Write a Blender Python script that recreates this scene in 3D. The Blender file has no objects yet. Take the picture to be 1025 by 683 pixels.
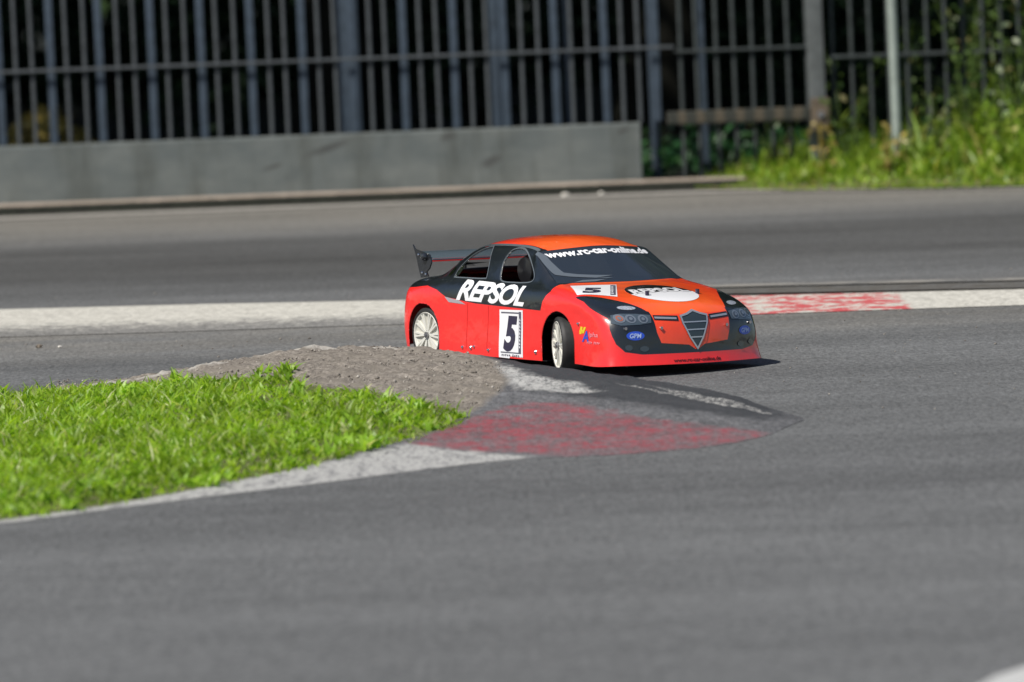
import bpy, bmesh, math, random
import numpy as np
from mathutils import Vector, Matrix
from mathutils.bvhtree import BVHTree

random.seed(7); rng = np.random.default_rng(11)
R = math.radians
sc = bpy.context.scene
col = sc.collection

# ------------------------------------------------------------------ helpers
def tag(o, label=None, cat=None, group=None, kind=None):
    if label: o['label'] = label
    if cat: o['category'] = cat
    if group: o['group'] = group
    if kind: o['kind'] = kind
    return o

def empty(name, loc=(0, 0, 0), rz=0):
    o = bpy.data.objects.new(name, None); col.objects.link(o)
    o.location = loc; o.rotation_euler = (0, 0, rz); o.empty_display_size = .1
    return o

def mesh_obj(name, verts, faces, mat=None, parent=None, smooth=False):
    me = bpy.data.meshes.new(name)
    me.from_pydata([tuple(v) for v in verts], [], [tuple(f) for f in faces])
    me.update()
    if smooth: me.polygons.foreach_set('use_smooth', [True] * len(me.polygons))
    if mat:
        for m in (mat if isinstance(mat, (list, tuple)) else [mat]): me.materials.append(m)
    o = bpy.data.objects.new(name, me); col.objects.link(o)
    if parent: o.parent = parent
    return o

def np_mesh(name, V, F, mat=None, parent=None, smooth=False):
    """V (n,3), F (m,k) with k constant"""
    me = bpy.data.meshes.new(name)
    V = np.asarray(V, np.float32); F = np.asarray(F, np.int32); k = F.shape[1]
    me.vertices.add(len(V)); me.vertices.foreach_set('co', V.ravel())
    me.loops.add(F.size); me.loops.foreach_set('vertex_index', F.ravel())
    me.polygons.add(len(F))
    me.polygons.foreach_set('loop_start', np.arange(0, F.size, k, dtype=np.int32))
    me.update(calc_edges=True); me.validate()
    if smooth: me.polygons.foreach_set('use_smooth', np.ones(len(me.polygons), bool))
    if mat: me.materials.append(mat)
    o = bpy.data.objects.new(name, me); col.objects.link(o)
    if parent: o.parent = parent
    return o

def add_attr(o, name, arr, dom='POINT'):
    a = o.data.attributes.new(name, 'FLOAT', dom)
    a.data.foreach_set('value', np.asarray(arr, np.float32))

def copy_tree(o, parent=None):
    c = o.copy(); col.objects.link(c)
    if parent: c.parent = parent
    for ch in list(o.children): copy_tree(ch, c)
    return c

class MB:
    """collects boxes, tubes, lathes into one mesh"""
    def __init__(s): s.v = []; s.f = []
    def add(s, vs, fs):
        n = len(s.v); s.v += [tuple(v) for v in vs]; s.f += [tuple(i + n for i in f) for f in fs]
    def box(s, x0, x1, y0, y1, z0, z1, c=0.0):
        if c <= 0:
            s.add([(x0,y0,z0),(x1,y0,z0),(x1,y1,z0),(x0,y1,z0),(x0,y0,z1),(x1,y0,z1),(x1,y1,z1),(x0,y1,z1)],
                  [(0,3,2,1),(4,5,6,7),(0,1,5,4),(1,2,6,5),(2,3,7,6),(3,0,4,7)]); return
        bm = bmesh.new()
        bmesh.ops.create_cube(bm, size=1)
        for v in bm.verts: v.co = Vector(((x0+x1)/2+v.co.x*(x1-x0),(y0+y1)/2+v.co.y*(y1-y0),(z0+z1)/2+v.co.z*(z1-z0)))
        bmesh.ops.bevel(bm, geom=list(bm.edges), offset=c, segments=2, affect='EDGES', profile=.6)
        bm.verts.index_update(); s.add([v.co[:] for v in bm.verts], [[v.index for v in f.verts] for f in bm.faces]); bm.free()
    def tube(s, pts, rad, n=10, cap=True):
        pts = [Vector(p) for p in pts]; m = len(pts)
        rad = rad if isinstance(rad, (list, tuple)) else [rad] * m
        vs = []
        for i, p in enumerate(pts):
            d = (pts[min(i+1, m-1)] - pts[max(i-1, 0)]).normalized()
            a = d.cross(Vector((0, 0, 1)) if abs(d.z) < .9 else Vector((1, 0, 0))).normalized(); b = d.cross(a)
            for k in range(n):
                t = 2*math.pi*k/n; vs.append(p + (a*math.cos(t)+b*math.sin(t))*rad[i])
        fs = [(i*n+k, i*n+(k+1) % n, (i+1)*n+(k+1) % n, (i+1)*n+k) for i in range(m-1) for k in range(n)]
        if cap: fs += [tuple(range(n))[::-1], tuple(range((m-1)*n, m*n))]
        s.add(vs, fs)
    def lathe_y(s, prof, n=64, cx=0, cz=0, close=False):
        """prof list of (r,y); revolved about the y axis"""
        vs = []; m = len(prof)
        for r, y in prof:
            for k in range(n):
                t = 2*math.pi*k/n; vs.append((cx+r*math.cos(t), y, cz+r*math.sin(t)))
        rng_ = range(m) if close else range(m-1)
        fs = [(i*n+k, i*n+(k+1) % n, ((i+1) % m)*n+(k+1) % n, ((i+1) % m)*n+k) for i in rng_ for k in range(n)]
        s.add(vs, fs)
    def build(s, name, mat, parent=None, smooth=False, shift=None):
        o = mesh_obj(name, s.v, s.f, mat, parent, smooth)
        if smooth:
            try: o.data.set_sharp_from_angle(angle=R(35))
            except Exception: pass
        return o

# ------------------------------------------------------------------ materials
def nm(name):
    m = bpy.data.materials.new(name); m.use_nodes = True
    nt = m.node_tree; b = nt.nodes['Principled BSDF']
    return m, nt, b
def simple(name, c, rough=.5, metal=0, coat=0, noise=0, nscale=60, bump=0, spec=.5):
    m, nt, b = nm(name)
    b.inputs['Base Color'].default_value = (*c, 1); b.inputs['Roughness'].default_value = rough
    b.inputs['Metallic'].default_value = metal; b.inputs['Coat Weight'].default_value = coat
    b.inputs['Coat Roughness'].default_value = .06
    b.inputs['Specular IOR Level'].default_value = spec
    tc = nt.nodes.new('ShaderNodeTexCoord'); n = nt.nodes.new('ShaderNodeTexNoise')
    n.inputs['Scale'].default_value = nscale; n.inputs['Detail'].default_value = 6
    nt.links.new(tc.outputs['Object'], n.inputs['Vector'])
    if noise:
        r = nt.nodes.new('ShaderNodeMapRange'); r.inputs[3].default_value = 1-noise; r.inputs[4].default_value = 1+noise
        r.inputs[1].default_value = .3; r.inputs[2].default_value = .7
        nt.links.new(n.outputs['Fac'], r.inputs[0])
        mx = nt.nodes.new('ShaderNodeMix'); mx.data_type = 'RGBA'; mx.blend_type = 'MULTIPLY'; mx.inputs[0].default_value = 1
        mx.inputs[6].default_value = (*c, 1); nt.links.new(r.outputs[0], mx.inputs[7]); nt.links.new(mx.outputs[2], b.inputs['Base Color'])
    if bump:
        bp = nt.nodes.new('ShaderNodeBump'); bp.inputs['Strength'].default_value = bump; bp.inputs['Distance'].default_value = .002
        nt.links.new(n.outputs['Fac'], bp.inputs['Height']); nt.links.new(bp.outputs['Normal'], b.inputs['Normal'])
    return m

class G:
    """small node graph builder"""
    def __init__(s, nt): s.nt = nt
    def n(s, t, **k):
        x = s.nt.nodes.new(t)
        for a, v in k.items(): setattr(x, a, v)
        return x
    def L(s, a, b): s.nt.links.new(a, b)
    def math(s, op, a, b=None, c=None, clamp=False):
        x = s.n('ShaderNodeMath', operation=op); x.use_clamp = clamp
        for i, v in enumerate((a, b, c)):
            if v is None: continue
            if isinstance(v, (int, float)): x.inputs[i].default_value = v
            else: s.L(v, x.inputs[i])
        return x.outputs[0]
    def attr(s, name): return s.n('ShaderNodeAttribute', attribute_name=name).outputs['Fac']
    def noise(s, scale, detail=4, rough=.55, vec=None, dist=0):
        x = s.n('ShaderNodeTexNoise'); x.inputs['Scale'].default_value = scale; x.inputs['Detail'].default_value = detail
        x.inputs['Roughness'].default_value = rough; x.inputs['Distortion'].default_value = dist
        if vec is not None: s.L(vec, x.inputs['Vector'])
        return x.outputs['Fac']
    def rng(s, v, a, b, c=0, d=1, smooth=False):
        x = s.n('ShaderNodeMapRange'); x.interpolation_type = 'SMOOTHSTEP' if smooth else 'LINEAR'
        x.inputs[1].default_value = a; x.inputs[2].default_value = b; x.inputs[3].default_value = c; x.inputs[4].default_value = d
        s.L(v, x.inputs[0]); return x.outputs[0]
    def mix(s, f, a, b, mode='MIX'):
        x = s.n('ShaderNodeMix', data_type='RGBA', blend_type=mode)
        for i, v in ((0, f), (6, a), (7, b)):
            if isinstance(v, (int, float)): x.inputs[i].default_value = v
            elif isinstance(v, tuple): x.inputs[i].default_value = (*v, 1)
            else: s.L(v, x.inputs[i])
        return x.outputs[2]
    def mapping(s, vec, scale=(1,1,1), rot=(0,0,0)):
        x = s.n('ShaderNodeMapping'); x.inputs['Scale'].default_value = scale; x.inputs['Rotation'].default_value = rot
        s.L(vec, x.inputs['Vector']); return x.outputs[0]

# asphalt ---------------------------------------------------------------
def asphalt_color(g, vec):
    fine = g.noise(1, 4, .8, g.mapping(vec, (105, 34, 40))); mid = g.noise(1, 5, .75, g.mapping(vec, (26, 11, 10)))
    streak = g.noise(1, 5, .6, g.mapping(vec, (.5, 3.2, 1), (0, 0, R(8))))
    big = g.noise(.9, 4, .55, vec)
    v = g.math('MULTIPLY', g.rng(fine, .36, .64, .62, 1.40), g.rng(mid, .32, .68, .84, 1.16))
    v = g.math('MULTIPLY', v, g.rng(streak, .32, .68, .82, 1.16))
    v = g.math('MULTIPLY', v, g.rng(big, .3, .7, .93, 1.07))
    return v, fine
ASPH = (.113, .115, .116)
def make_asphalt():
    m, nt, b = nm('asphalt'); g = G(nt)
    tc = g.n('ShaderNodeTexCoord').outputs['Object']
    v, fine = asphalt_color(g, tc)
    sx = g.n('ShaderNodeSeparateXYZ'); g.L(tc, sx.inputs[0]); Y = sx.outputs[1]; X = sx.outputs[0]
    wob = g.noise(.8, 3, .5, tc)
    Yw = g.math('ADD', Y, g.math('MULTIPLY', g.math('SUBTRACT', wob, .5), .7))
    # rubbered racing lane on the far straight, and a dustier warm margin near the fence
    streak_n = g.noise(1, 5, .6, g.mapping(tc, (.9, 6, 1), (0, 0, R(-4))))
    lane = g.math('MULTIPLY', g.rng(Yw, 15.0, 16.6, 0, 1, True), g.rng(Yw, 17.4, 18.6, 1, 0, True))
    lane = g.math('MULTIPLY', lane, g.rng(g.noise(1, 4, .6, g.mapping(tc, (.35, 1.6, 1))), .3, .7, .55, 1.0))
    dust = g.rng(Yw, 17.6, 19.6, 0, 1, True)
    c = g.mix(dust, ASPH, (.160, .152, .136))
    l3 = g.math('MULTIPLY', g.rng(Yw, 9.2, 9.9, 0, 1, True), g.rng(Yw, 10.2, 10.9, 1, 0, True))
    c = g.mix(g.math('MULTIPLY', l3, g.rng(streak_n, .3, .7, .05, .5)), c, (.06, .06, .062))
    c = g.mix(g.math('MULTIPLY', lane, .85), c, (.040, .039, .037))
    # kicked up dust in the gap behind the centre kerb and right in front of it
    d2 = g.math('MULTIPLY', g.rng(Yw, 12.9, 13.9, 0, 1, True), g.rng(Yw, 14.4, 15.2, 1, 0, True))
    c = g.mix(g.math('MULTIPLY', d2, g.rng(g.noise(3.1, 5, .65, g.mapping(tc, (.6, 1.5, 1))), .35, .65, .25, .9)), c, (.165, .156, .14))
    val = g.n('ShaderNodeCombineColor'); [g.L(v, val.inputs[i]) for i in range(3)]
    c = g.mix(1.0, c, val.outputs[0], 'MULTIPLY')
    sp = g.n('ShaderNodeTexVoronoi'); sp.inputs['Scale'].default_value = 26; g.L(tc, sp.inputs['Vector'])
    spk = g.rng(sp.outputs['Distance'], .07, .11, 1, 0)
    sc_ = g.n('ShaderNodeSeparateColor'); g.L(sp.outputs['Color'], sc_.inputs[0])
    spk = g.math('MULTIPLY', spk, g.math('GREATER_THAN', sc_.outputs[0], .82))
    c = g.mix(g.math('MULTIPLY', spk, .55), c, (.34, .32, .29))
    g.L(c, b.inputs['Base Color']); b.inputs['Roughness'].default_value = .82; b.inputs['Specular IOR Level'].default_value = .35
    bp = g.n('ShaderNodeBump'); bp.inputs['Strength'].default_value = .7; bp.inputs['Distance'].default_value = .003
    g.L(fine, bp.inputs['Height']); g.L(bp.outputs[0], b.inputs['Normal'])
    return m

M = {}
M['asphalt'] = make_asphalt()
M['steel_bar'] = simple('galvanised_bar', (.060, .068, .074), .6, .1, noise=.25, nscale=30)
M['steel_wide'] = simple('blue_grey_bar', (.046, .066, .092), .6, .1, noise=.25, nscale=22)
M['post'] = simple('post_metal', (.11, .12, .12), .6, .1, noise=.3, nscale=18)
M['pale_post'] = simple('pale_post', (.26, .30, .27), .6, 0, noise=.2, nscale=18)
M['bark'] = simple('bark', (.008, .008, .006), .95, spec=.1, noise=.4, nscale=12, bump=.8)
M['tyre'] = simple('tyre_rubber', (.018, .018, .018), .62, noise=.3, nscale=90)
M['rim'] = simple('rim_white', (.66, .65, .59), .35, .0, coat=.4)
M['rim_cream'] = simple('rim_panel', (.50, .485, .43), .45)  # cream panel between the spokes
M['nut'] = simple('nut', (.30, .30, .31), .35, .8)
M['chrome'] = simple('chrome', (.62, .62, .64), .25, .7)
M['screw'] = simple('bright_screw', (.8, .78, .8), .12, 1)
M['black_plastic'] = simple('black_plastic', (.012, .012, .014), .35, coat=.5)
M['carbon'] = simple('glossy_black', (.016, .018, .022), .2, .0, coat=1, noise=.3, nscale=200)
M['grille_dark'] = simple('grille_dark', (.03, .045, .055), .35, coat=.6)
M['grille_slat'] = simple('grille_slat', (.18, .22, .26), .35, .3)
M['white_vinyl'] = simple('white_vinyl', (.80, .80, .82), .3, coat=.5)
M['navy_vinyl'] = simple('navy_vinyl', (.025, .02, .05), .3, coat=.5)
M['grey_vinyl'] = simple('grey_vinyl', (.09, .09, .12), .35, coat=.3)
M['blue_vinyl'] = simple('blue_vinyl', (.02, .07, .50), .3, coat=.5)
M['pale_blue'] = simple('pale_blue_vinyl', (.35, .45, .72), .3, coat=.3)
M['badge_grey'] = simple('badge_grey', (.33,.36,.42), .3, .2, coat=.5, noise=.4, nscale=260)
M['yellow_vinyl'] = simple('yellow_vinyl', (.75, .55, .02), .3, coat=.3)
M['pink_text'] = simple('faded_text', (.75, .25, .30), .4)
M['dark_red'] = simple('dark_red_text', (.10, .01, .012), .4)
M['seam'] = simple('panel_seam', (.55, .016, .014), .5)
M['lamp_housing'] = simple('lamp_housing', (.055, .075, .095), .15, coat=1)
M['lamp_disc'] = simple('lamp_disc', (.17, .20, .24), .15, .3, coat=1)
M['lamp_ring'] = simple('lamp_ring', (.07, .09, .12), .2, .3, coat=1)
M['orange_lamp'] = simple('orange_lamp', (.30, .10, .06), .2, coat=1)
M['fog'] = simple('fog_lamp_print', (.03, .04, .05), .25, coat=1)
M['sheen_grey'] = simple('sheen_grey', (.13, .15, .17), .25, .2, coat=1)  # grey for the sky reflections painted onto the black body
M['silver_strip'] = simple('silver_strip', (.5, .46, .5), .3, .4)
M['wood'] = simple('weathered_wood', (.085, .065, .045), .85, noise=.5, nscale=14)
M['stone'] = simple('stone', (.16, .13, .10), .9, noise=.3, nscale=60)
M['pale_stone'] = simple('pale_stone', (.55, .52, .47), .9, noise=.2, nscale=60)
M['red_wing'] = simple('red_wing', (.75, .02, .02), .35, coat=.5)
M['wing_top'] = simple('wing_top', (.10, .13, .16), .18, coat=1)

def glass_mat(name, c, alpha, rough=.04):
    m, nt, b = nm(name); g = G(nt)
    b.inputs['Base Color'].default_value = (*c, 1); b.inputs['Roughness'].default_value = rough; b.inputs['Coat Weight'].default_value = .6
    out = nt.nodes['Material Output']
    if alpha < 1:
        t = g.n('ShaderNodeBsdfTransparent'); mx = g.n('ShaderNodeMixShader'); mx.inputs[0].default_value = alpha
        g.L(t.outputs[0], mx.inputs[1]); g.L(b.outputs[0], mx.inputs[2]); g.L(mx.outputs[0], out.inputs['Surface'])
    return m
M['windshield'] = glass_mat('windshield_tint', (.026, .034, .046), .84, .09)
M['rear_glass'] = glass_mat('rear_glass', (.03, .04, .05), .22)

def make_paint():
    m, nt, b = nm('body_paint'); g = G(nt)
    blk = g.math('MULTIPLY_ADD', g.attr('blk'), -1600, .5, True)
    org = g.math('MULTIPLY_ADD', g.attr('org'), -300, .5, True)
    panel = g.math('MULTIPLY_ADD', g.attr('pan'), -1600, .5, True)
    roof = g.attr('fade')
    orange = g.mix(roof, (.93, .115, .018), (.90, .045, .016))
    c = g.mix(org, (.88, .022, .018), orange)
    c = g.mix(panel, c, (.90, .062, .014))
    c = g.mix(blk, c, (.007, .009, .012))
    g.L(c, b.inputs['Base Color']); b.inputs['Roughness'].default_value = .32
    b.inputs['Coat Weight'].default_value = 1; b.inputs['Coat Roughness'].default_value = .05
    tc = g.n('ShaderNodeTexCoord').outputs['Object']
    bp = g.n('ShaderNodeBump'); bp.inputs['Strength'].default_value = .4; bp.inputs['Distance'].default_value = .005
    g.L(g.noise(20, 3, .5, tc), bp.inputs['Height']); g.L(bp.outputs[0], b.inputs['Coat Normal']); g.L(bp.outputs[0], b.inputs['Normal'])
    return m
M['paint'] = make_paint()

def leaf_mat(name, c1, c2, c3, trans=.35, rough=.45, scale=9):
    m, nt, b = nm(name); g = G(nt)
    r = g.attr('rnd')
    c = g.mix(g.rng(r, 0, .6), c1, c2); c = g.mix(g.rng(r, .86, 1.0), c, c3)
    tc = g.n('ShaderNodeTexCoord').outputs['Object']
    v = g.rng(g.noise(scale, 3, .5, tc), .3, .7, .7, 1.3); cc = g.n('ShaderNodeCombineColor'); [g.L(v, cc.inputs[i]) for i in range(3)]
    c = g.mix(1.0, c, cc.outputs[0], 'MULTIPLY')
    g.L(c, b.inputs['Base Color']); b.inputs['Roughness'].default_value = rough
    t = g.n('ShaderNodeBsdfTranslucent'); g.L(g.mix(1.0, c, (1.5, 1.5, .7), 'MULTIPLY'), t.inputs['Color'])
    mx = g.n('ShaderNodeMixShader'); mx.inputs[0].default_value = trans
    g.L(b.outputs[0], mx.inputs[1]); g.L(t.outputs[0], mx.inputs[2]); g.L(mx.outputs[0], nt.nodes['Material Output'].inputs['Surface'])
    return m
M['grass'] = leaf_mat('grass_leaf', (.15, .30, .012), (.30, .45, .032), (.62, .62, .38), .5)
M['broad'] = leaf_mat('broad_leaf', (.17, .33, .02), (.28, .44, .04), (.50, .52, .26), .45)
M['verge'] = leaf_mat('verge_leaf', (.10, .21, .014), (.25, .36, .035), (.50, .40, .16), .42)
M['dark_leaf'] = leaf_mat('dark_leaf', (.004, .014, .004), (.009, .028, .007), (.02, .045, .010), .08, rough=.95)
M['canopy_leaf'] = leaf_mat('canopy_leaf', (.03, .06, .015), (.05, .10, .02), (.08, .12, .03), .12)
M['stalk'] = leaf_mat('stalk_leaf', (.035, .075, .014), (.08, .13, .024), (.22, .17, .08), .3)
M['dry_leaf'] = leaf_mat('dry_leaf', (.20, .15, .04), (.32, .25, .06), (.4, .3, .1), .2)

# ------------------------------------------------------------------ geometry maths
def poly_sdf(P, poly):
    """signed distance (negative inside) of points P (n,2) to polygon"""
    P = np.asarray(P, float); poly = np.asarray(poly, float); n = len(poly)
    d = np.full(len(P), 1e9); inside = np.zeros(len(P), bool)
    for i in range(n):
        a = poly[i]; b = poly[(i+1) % n]; e = b-a; w = P-a
        t = np.clip((w@e)/max(e@e, 1e-12), 0, 1); q = w-t[:, None]*e
        d = np.minimum(d, (q*q).sum(1))
        c = ((a[1] > P[:, 1]) != (b[1] > P[:, 1]))
        with np.errstate(divide='ignore', invalid='ignore'):
            xi = (b[0]-a[0])*(P[:, 1]-a[1])/(b[1]-a[1])+a[0]
        inside ^= c & (P[:, 0] < xi)
    d = np.sqrt(d); return np.where(inside, -d, d)

def smooth_poly(pts, n=8):
    """closed Catmull-Rom"""
    p = np.asarray(pts, float); m = len(p); out = []
    for i in range(m):
        a, b, c, d = p[i-1], p[i], p[(i+1) % m], p[(i+2) % m]
        for k in range(n):
            t = k/n
            out.append(.5*((2*b)+(-a+c)*t+(2*a-5*b+4*c-d)*t*t+(-a+3*b-3*c+d)*t**3))
    return np.array(out)
def interp_line(pts, x):
    p = np.asarray(pts, float); return [np.interp(x, p[:, 0], p[:, k]) for k in range(1, p.shape[1])]

#==================================================================== SETTING
ground = mesh_obj('ground', [(-300,-100,0),(300,-100,0),(300,600,0),(-300,600,0)], [(0,1,2,3)], M['asphalt'])
tag(ground, kind='structure')

# forest floor behind the fence
FZ = .02
def make_soil(name, c1, c2):
    m, nt, b = nm(name); g = G(nt); tc = g.n('ShaderNodeTexCoord').outputs['Object']
    c = g.mix(g.rng(g.noise(7, 6, .65, tc), .35, .65), c1, c2); g.L(c, b.inputs['Base Color']); b.inputs['Roughness'].default_value = .95
    bp = g.n('ShaderNodeBump'); bp.inputs['Distance'].default_value = .02; g.L(g.noise(25, 5, .7, tc), bp.inputs['Height']); g.L(bp.outputs[0], b.inputs['Normal'])
    return m
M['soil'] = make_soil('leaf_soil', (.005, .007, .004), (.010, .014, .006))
M['verge_soil'] = make_soil('verge_soil', (.10, .085, .05), (.16, .14, .08))
M['plinth'] = make_soil('plinth_concrete', (.30, .25, .20), (.40, .33, .27))
fv = []; xs = np.linspace(-60, 60, 61); ys = np.linspace(20.46, 140, 60)
for y in ys:
    for x in xs: fv.append((x, y, FZ + .03*math.sin(x*1.3)*math.sin(y*.9)*min(1, (y-20.46)/2) + max(0, y-40)*.10))
nx = len(xs)
ff = [(j*nx+i, j*nx+i+1, (j+1)*nx+i+1, (j+1)*nx+i) for j in range(len(ys)-1) for i in range(nx-1)]
tag(mesh_obj('forest_floor', fv, ff, M['soil'], smooth=True), kind='structure')

# pale edge line beside the fence plinth -------------------------------------
def paint_strip(name, pts, width, mat, z=.004):
    """pts centre line; width list or scalar (along y)"""
    P = np.array(pts, float); xs_ = np.linspace(P[0, 0], P[-1, 0], 160)
    yc = np.interp(xs_, P[:, 0], P[:, 1]); w = np.interp(xs_, P[:, 0], width) if isinstance(width, (list, tuple)) else np.full(len(xs_), width)
    v = [(x, y-a/2, z) for x, y, a in zip(xs_, yc, w)]+[(x, y+a/2, z) for x, y, a in zip(xs_, yc, w)]
    n = len(xs_); return mesh_obj(name, v, [(i, i+1, n+i+1, n+i) for i in range(n-1)], mat)
def worn_paint(name, c, base=ASPH, thr=(.42, .58), scale=22, spots=None):
    m, nt, b = nm(name); g = G(nt); tc = g.n('ShaderNodeTexCoord').outputs['Object']
    v, fine = asphalt_color(g, tc)
    n1 = g.noise(scale, 6, .7, g.mapping(tc, (.6, 1.2, 1)))
    f = g.rng(n1, thr[0], thr[1], 0, 1)
    val = g.n('ShaderNodeCombineColor'); [g.L(v, val.inputs[i]) for i in range(3)]
    a = g.mix(1.0, base, val.outputs[0], 'MULTIPLY')
    pc = g.mix(g.rng(g.noise(60, 4, .6, tc), .3, .7), tuple(x*.86 for x in c), c)
    g.L(g.mix(f, a, pc), b.inputs['Base Color']); b.inputs['Roughness'].default_value = .8
    return m
M['edge_line'] = worn_paint('edge_paint', (.36, .34, .31), thr=(.30, .46))
tag(paint_strip('painted_edge_line', [(-3.2, 19.86), (-.6, 19.93), (.8, 19.9), (1.3, 19.55), (3, 18.9)], [.13, .13, .13, .07, .05], M['edge_line']), kind='structure')
tag(paint_strip('pale_track_line', [(.05, 15.15), (.34, 15.02), (1.32, 14.80), (3, 14.38)], [.03, .10, .10, .10], worn_paint('dusty_line', (.25, .235, .21), thr=(.36, .56), scale=12)), kind='structure')
tag(paint_strip('dark_strip', [(.0, 14.95), (.61, 14.72), (1.29, 14.56), (3, 14.12)], [.02, .20, .22, .22], worn_paint('dark_speckle', (.075, .066, .052), thr=(.3, .6), scale=30), .005), kind='structure')  # dark speckled strip along the far edge of the centre kerb
tag(paint_strip('near_white_line', [(.50, 6.96), (.60, 7.20), (.70, 7.34), (1.6, 8.2)], [.06, .16, .22, .3], worn_paint('near_white', (.46, .46, .45), thr=(.1, .2))), kind='structure')

# centre kerb: low crowned ridge, white with rubbed red blocks --------------------
def centre_kerb():
    far = [(-3.2, 15.9), (-1.35, 15.17), (-.82, 15.07), (-.27, 14.92), (.61, 14.57), (1.29, 14.41), (3, 14.0)]
    near = [(-3.2, 14.5), (-1.26, 14.12), (-.76, 14.07), (-.26, 14.04), (.58, 13.92), (1.24, 13.89), (3, 13.6)]
    xs_ = np.arange(-3.2, 3, .02); V = []; K = 25
    for x in xs_:
        y0, = interp_line(near, x); y1, = interp_line(far, x)
        for k in range(K):
            t = k/(K-1); prof = min(1, t/.75)*(1 if t < .86 else max(0, (1-t)/.14))
            V.append((x, y0+(y1-y0)*t, .0015+.008*prof))
    n = len(xs_); F = [(i*K+k, (i+1)*K+k, (i+1)*K+k+1, i*K+k+1) for i in range(n-1) for k in range(K-1)]
    V = np.array(V)
    m, nt, b = nm('kerb_paint'); g = G(nt); tc = g.n('ShaderNodeTexCoord').outputs['Object']
    sx = g.n('ShaderNodeSeparateXYZ'); g.L(tc, sx.inputs[0]); X = sx.outputs[0]
    xw = g.math('ADD', X, g.math('MULTIPLY', g.math('SUBTRACT', g.noise(9, 3, .6, tc), .5), .06))
    red = g.math('MULTIPLY', g.rng(xw, .50, .53), g.rng(xw, .955, .975, 1, 0))
    rub = g.rng(g.noise(1, 6, .75, g.mapping(tc, (12, 16, 1))), .47, .52)
    red = g.math('MULTIPLY', red, rub)
    v, fine = asphalt_color(g, tc); val = g.n('ShaderNodeCombineColor'); [g.L(v, val.inputs[i]) for i in range(3)]
    a = g.mix(1.0, (.17, .165, .155), val.outputs[0], 'MULTIPLY')
    w = g.mix(g.rng(g.noise(70, 5, .75, tc), .36, .58), (.30, .285, .25), (.58, .56, .50))
    c = g.mix(red, w, (.46, .065, .07))
    thr = g.math('MULTIPLY', g.rng(X, -.3, .3, 1, 0), g.rng(g.attr('edge'), 0, .45, .30, 0))
    c = g.mix(g.rng(g.math('ADD', g.noise(1, 6, .8, g.mapping(tc, (22, 26, 1))), g.math('MULTIPLY', thr, -1)), .30, .46), a, c)
    g.L(c, b.inputs['Base Color']); b.inputs['Roughness'].default_value = .8
    o = np_mesh('centre_kerb', V, F, m, smooth=True); add_attr(o, 'edge', np.tile(np.minimum(np.linspace(0, 1, K), 4*(1-np.linspace(0, 1, K))), n)); tag(o, kind='structure')
centre_kerb()

# inside island: grass, gravel mound and painted apex kerb -----------------------
NEAR = [(-3.5, 6.6), (-1.7, 8.7), (-.87, 9.66), (-.62, 9.92), (-.32, 10.18), (-.12, 10.38), (.01, 10.47), (.13, 10.45), (.34, 10.54), (.45, 10.67), (.53, 10.9), (.56, 11.0)]
RIDGE = [(-3.5, 12.0, .004), (-1.1, 12.15, .006), (-.88, 12.25, .016), (-.67, 12.35, .043), (-.45, 12.42, .067), (-.25, 12.42, .065), (-.07, 12.25, .054), (.03, 12.04, .048), (.18, 11.80, .040), (.37, 11.5, .027), (.50, 11.2, .014), (.56, 11.06, 0)]
FAR = [(-3.5, 12.45), (-1.1, 12.5), (-.8, 12.66), (-.45, 12.8), (-.25, 12.66), (-.1, 12.5), (.03, 12.26), (.18, 12.03), (.37, 11.75), (.5, 11.35), (.56, 11.1)]
def soft(pts, x): 
    r = [interp_line(pts, np.clip(x+d, pts[0][0], pts[-1][0])) for d in (-.06, -.04, -.02, 0, .02, .04, .06)]
    return [sum(q[k] for q in r)/7 for k in range(len(r[0]))]
def island_z(x, y):
    yn, = soft(NEAR, x); yr, zr = soft(RIDGE, x); yf, = soft(FAR, x)
    t = np.clip((y-yn)/(yr-yn+1e-6), 0, 1); u = np.clip((y-yr)/(yf-yr+1e-6), 0, 1)
    z = zr*np.clip((.56-x)/.12, 0, 1)*(.35*t+.65*t*t*(3-2*t))*(1-(u*u*(3-2*u)))
    return z
GRASS_POLY = [(-3.4, 12.2), (-1.13, 12.30), (-.91, 12.22), (-.78, 12.06), (-.62, 11.92), (-.50, 11.82), (-.40, 11.64), (-.27, 11.45), (-.14, 11.28), (-.10, 11.10), (-.115, 10.98), (-.22, 10.74), (-.40, 10.36), (-.57, 10.10), (-.72, 9.88), (-.88, 9.71), (-1.7, 8.72), (-3.4, 6.7)]
DIRT_POLY = [(-1.0, 12.66), (-.80, 12.68), (-.62, 12.60), (-.45, 12.62), (-.25, 12.50), (-.12, 12.36), (-.03, 12.05), (-.01, 11.7), (-.05, 11.35), (-.11, 11.10), (-.3, 11.2), (-.6, 11.6), (-1.0, 12.2)]
RED_POLY = [(-.20, 10.72), (-.12, 10.98), (-.05, 11.20), (.03, 11.34), (.12, 11.24), (.22, 11.05), (.36, 10.88), (.47, 10.78), (.44, 10.68), (.34, 10.56), (.20, 10.49), (.10, 10.48), (.02, 10.56), (-.08, 10.60)]
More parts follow.
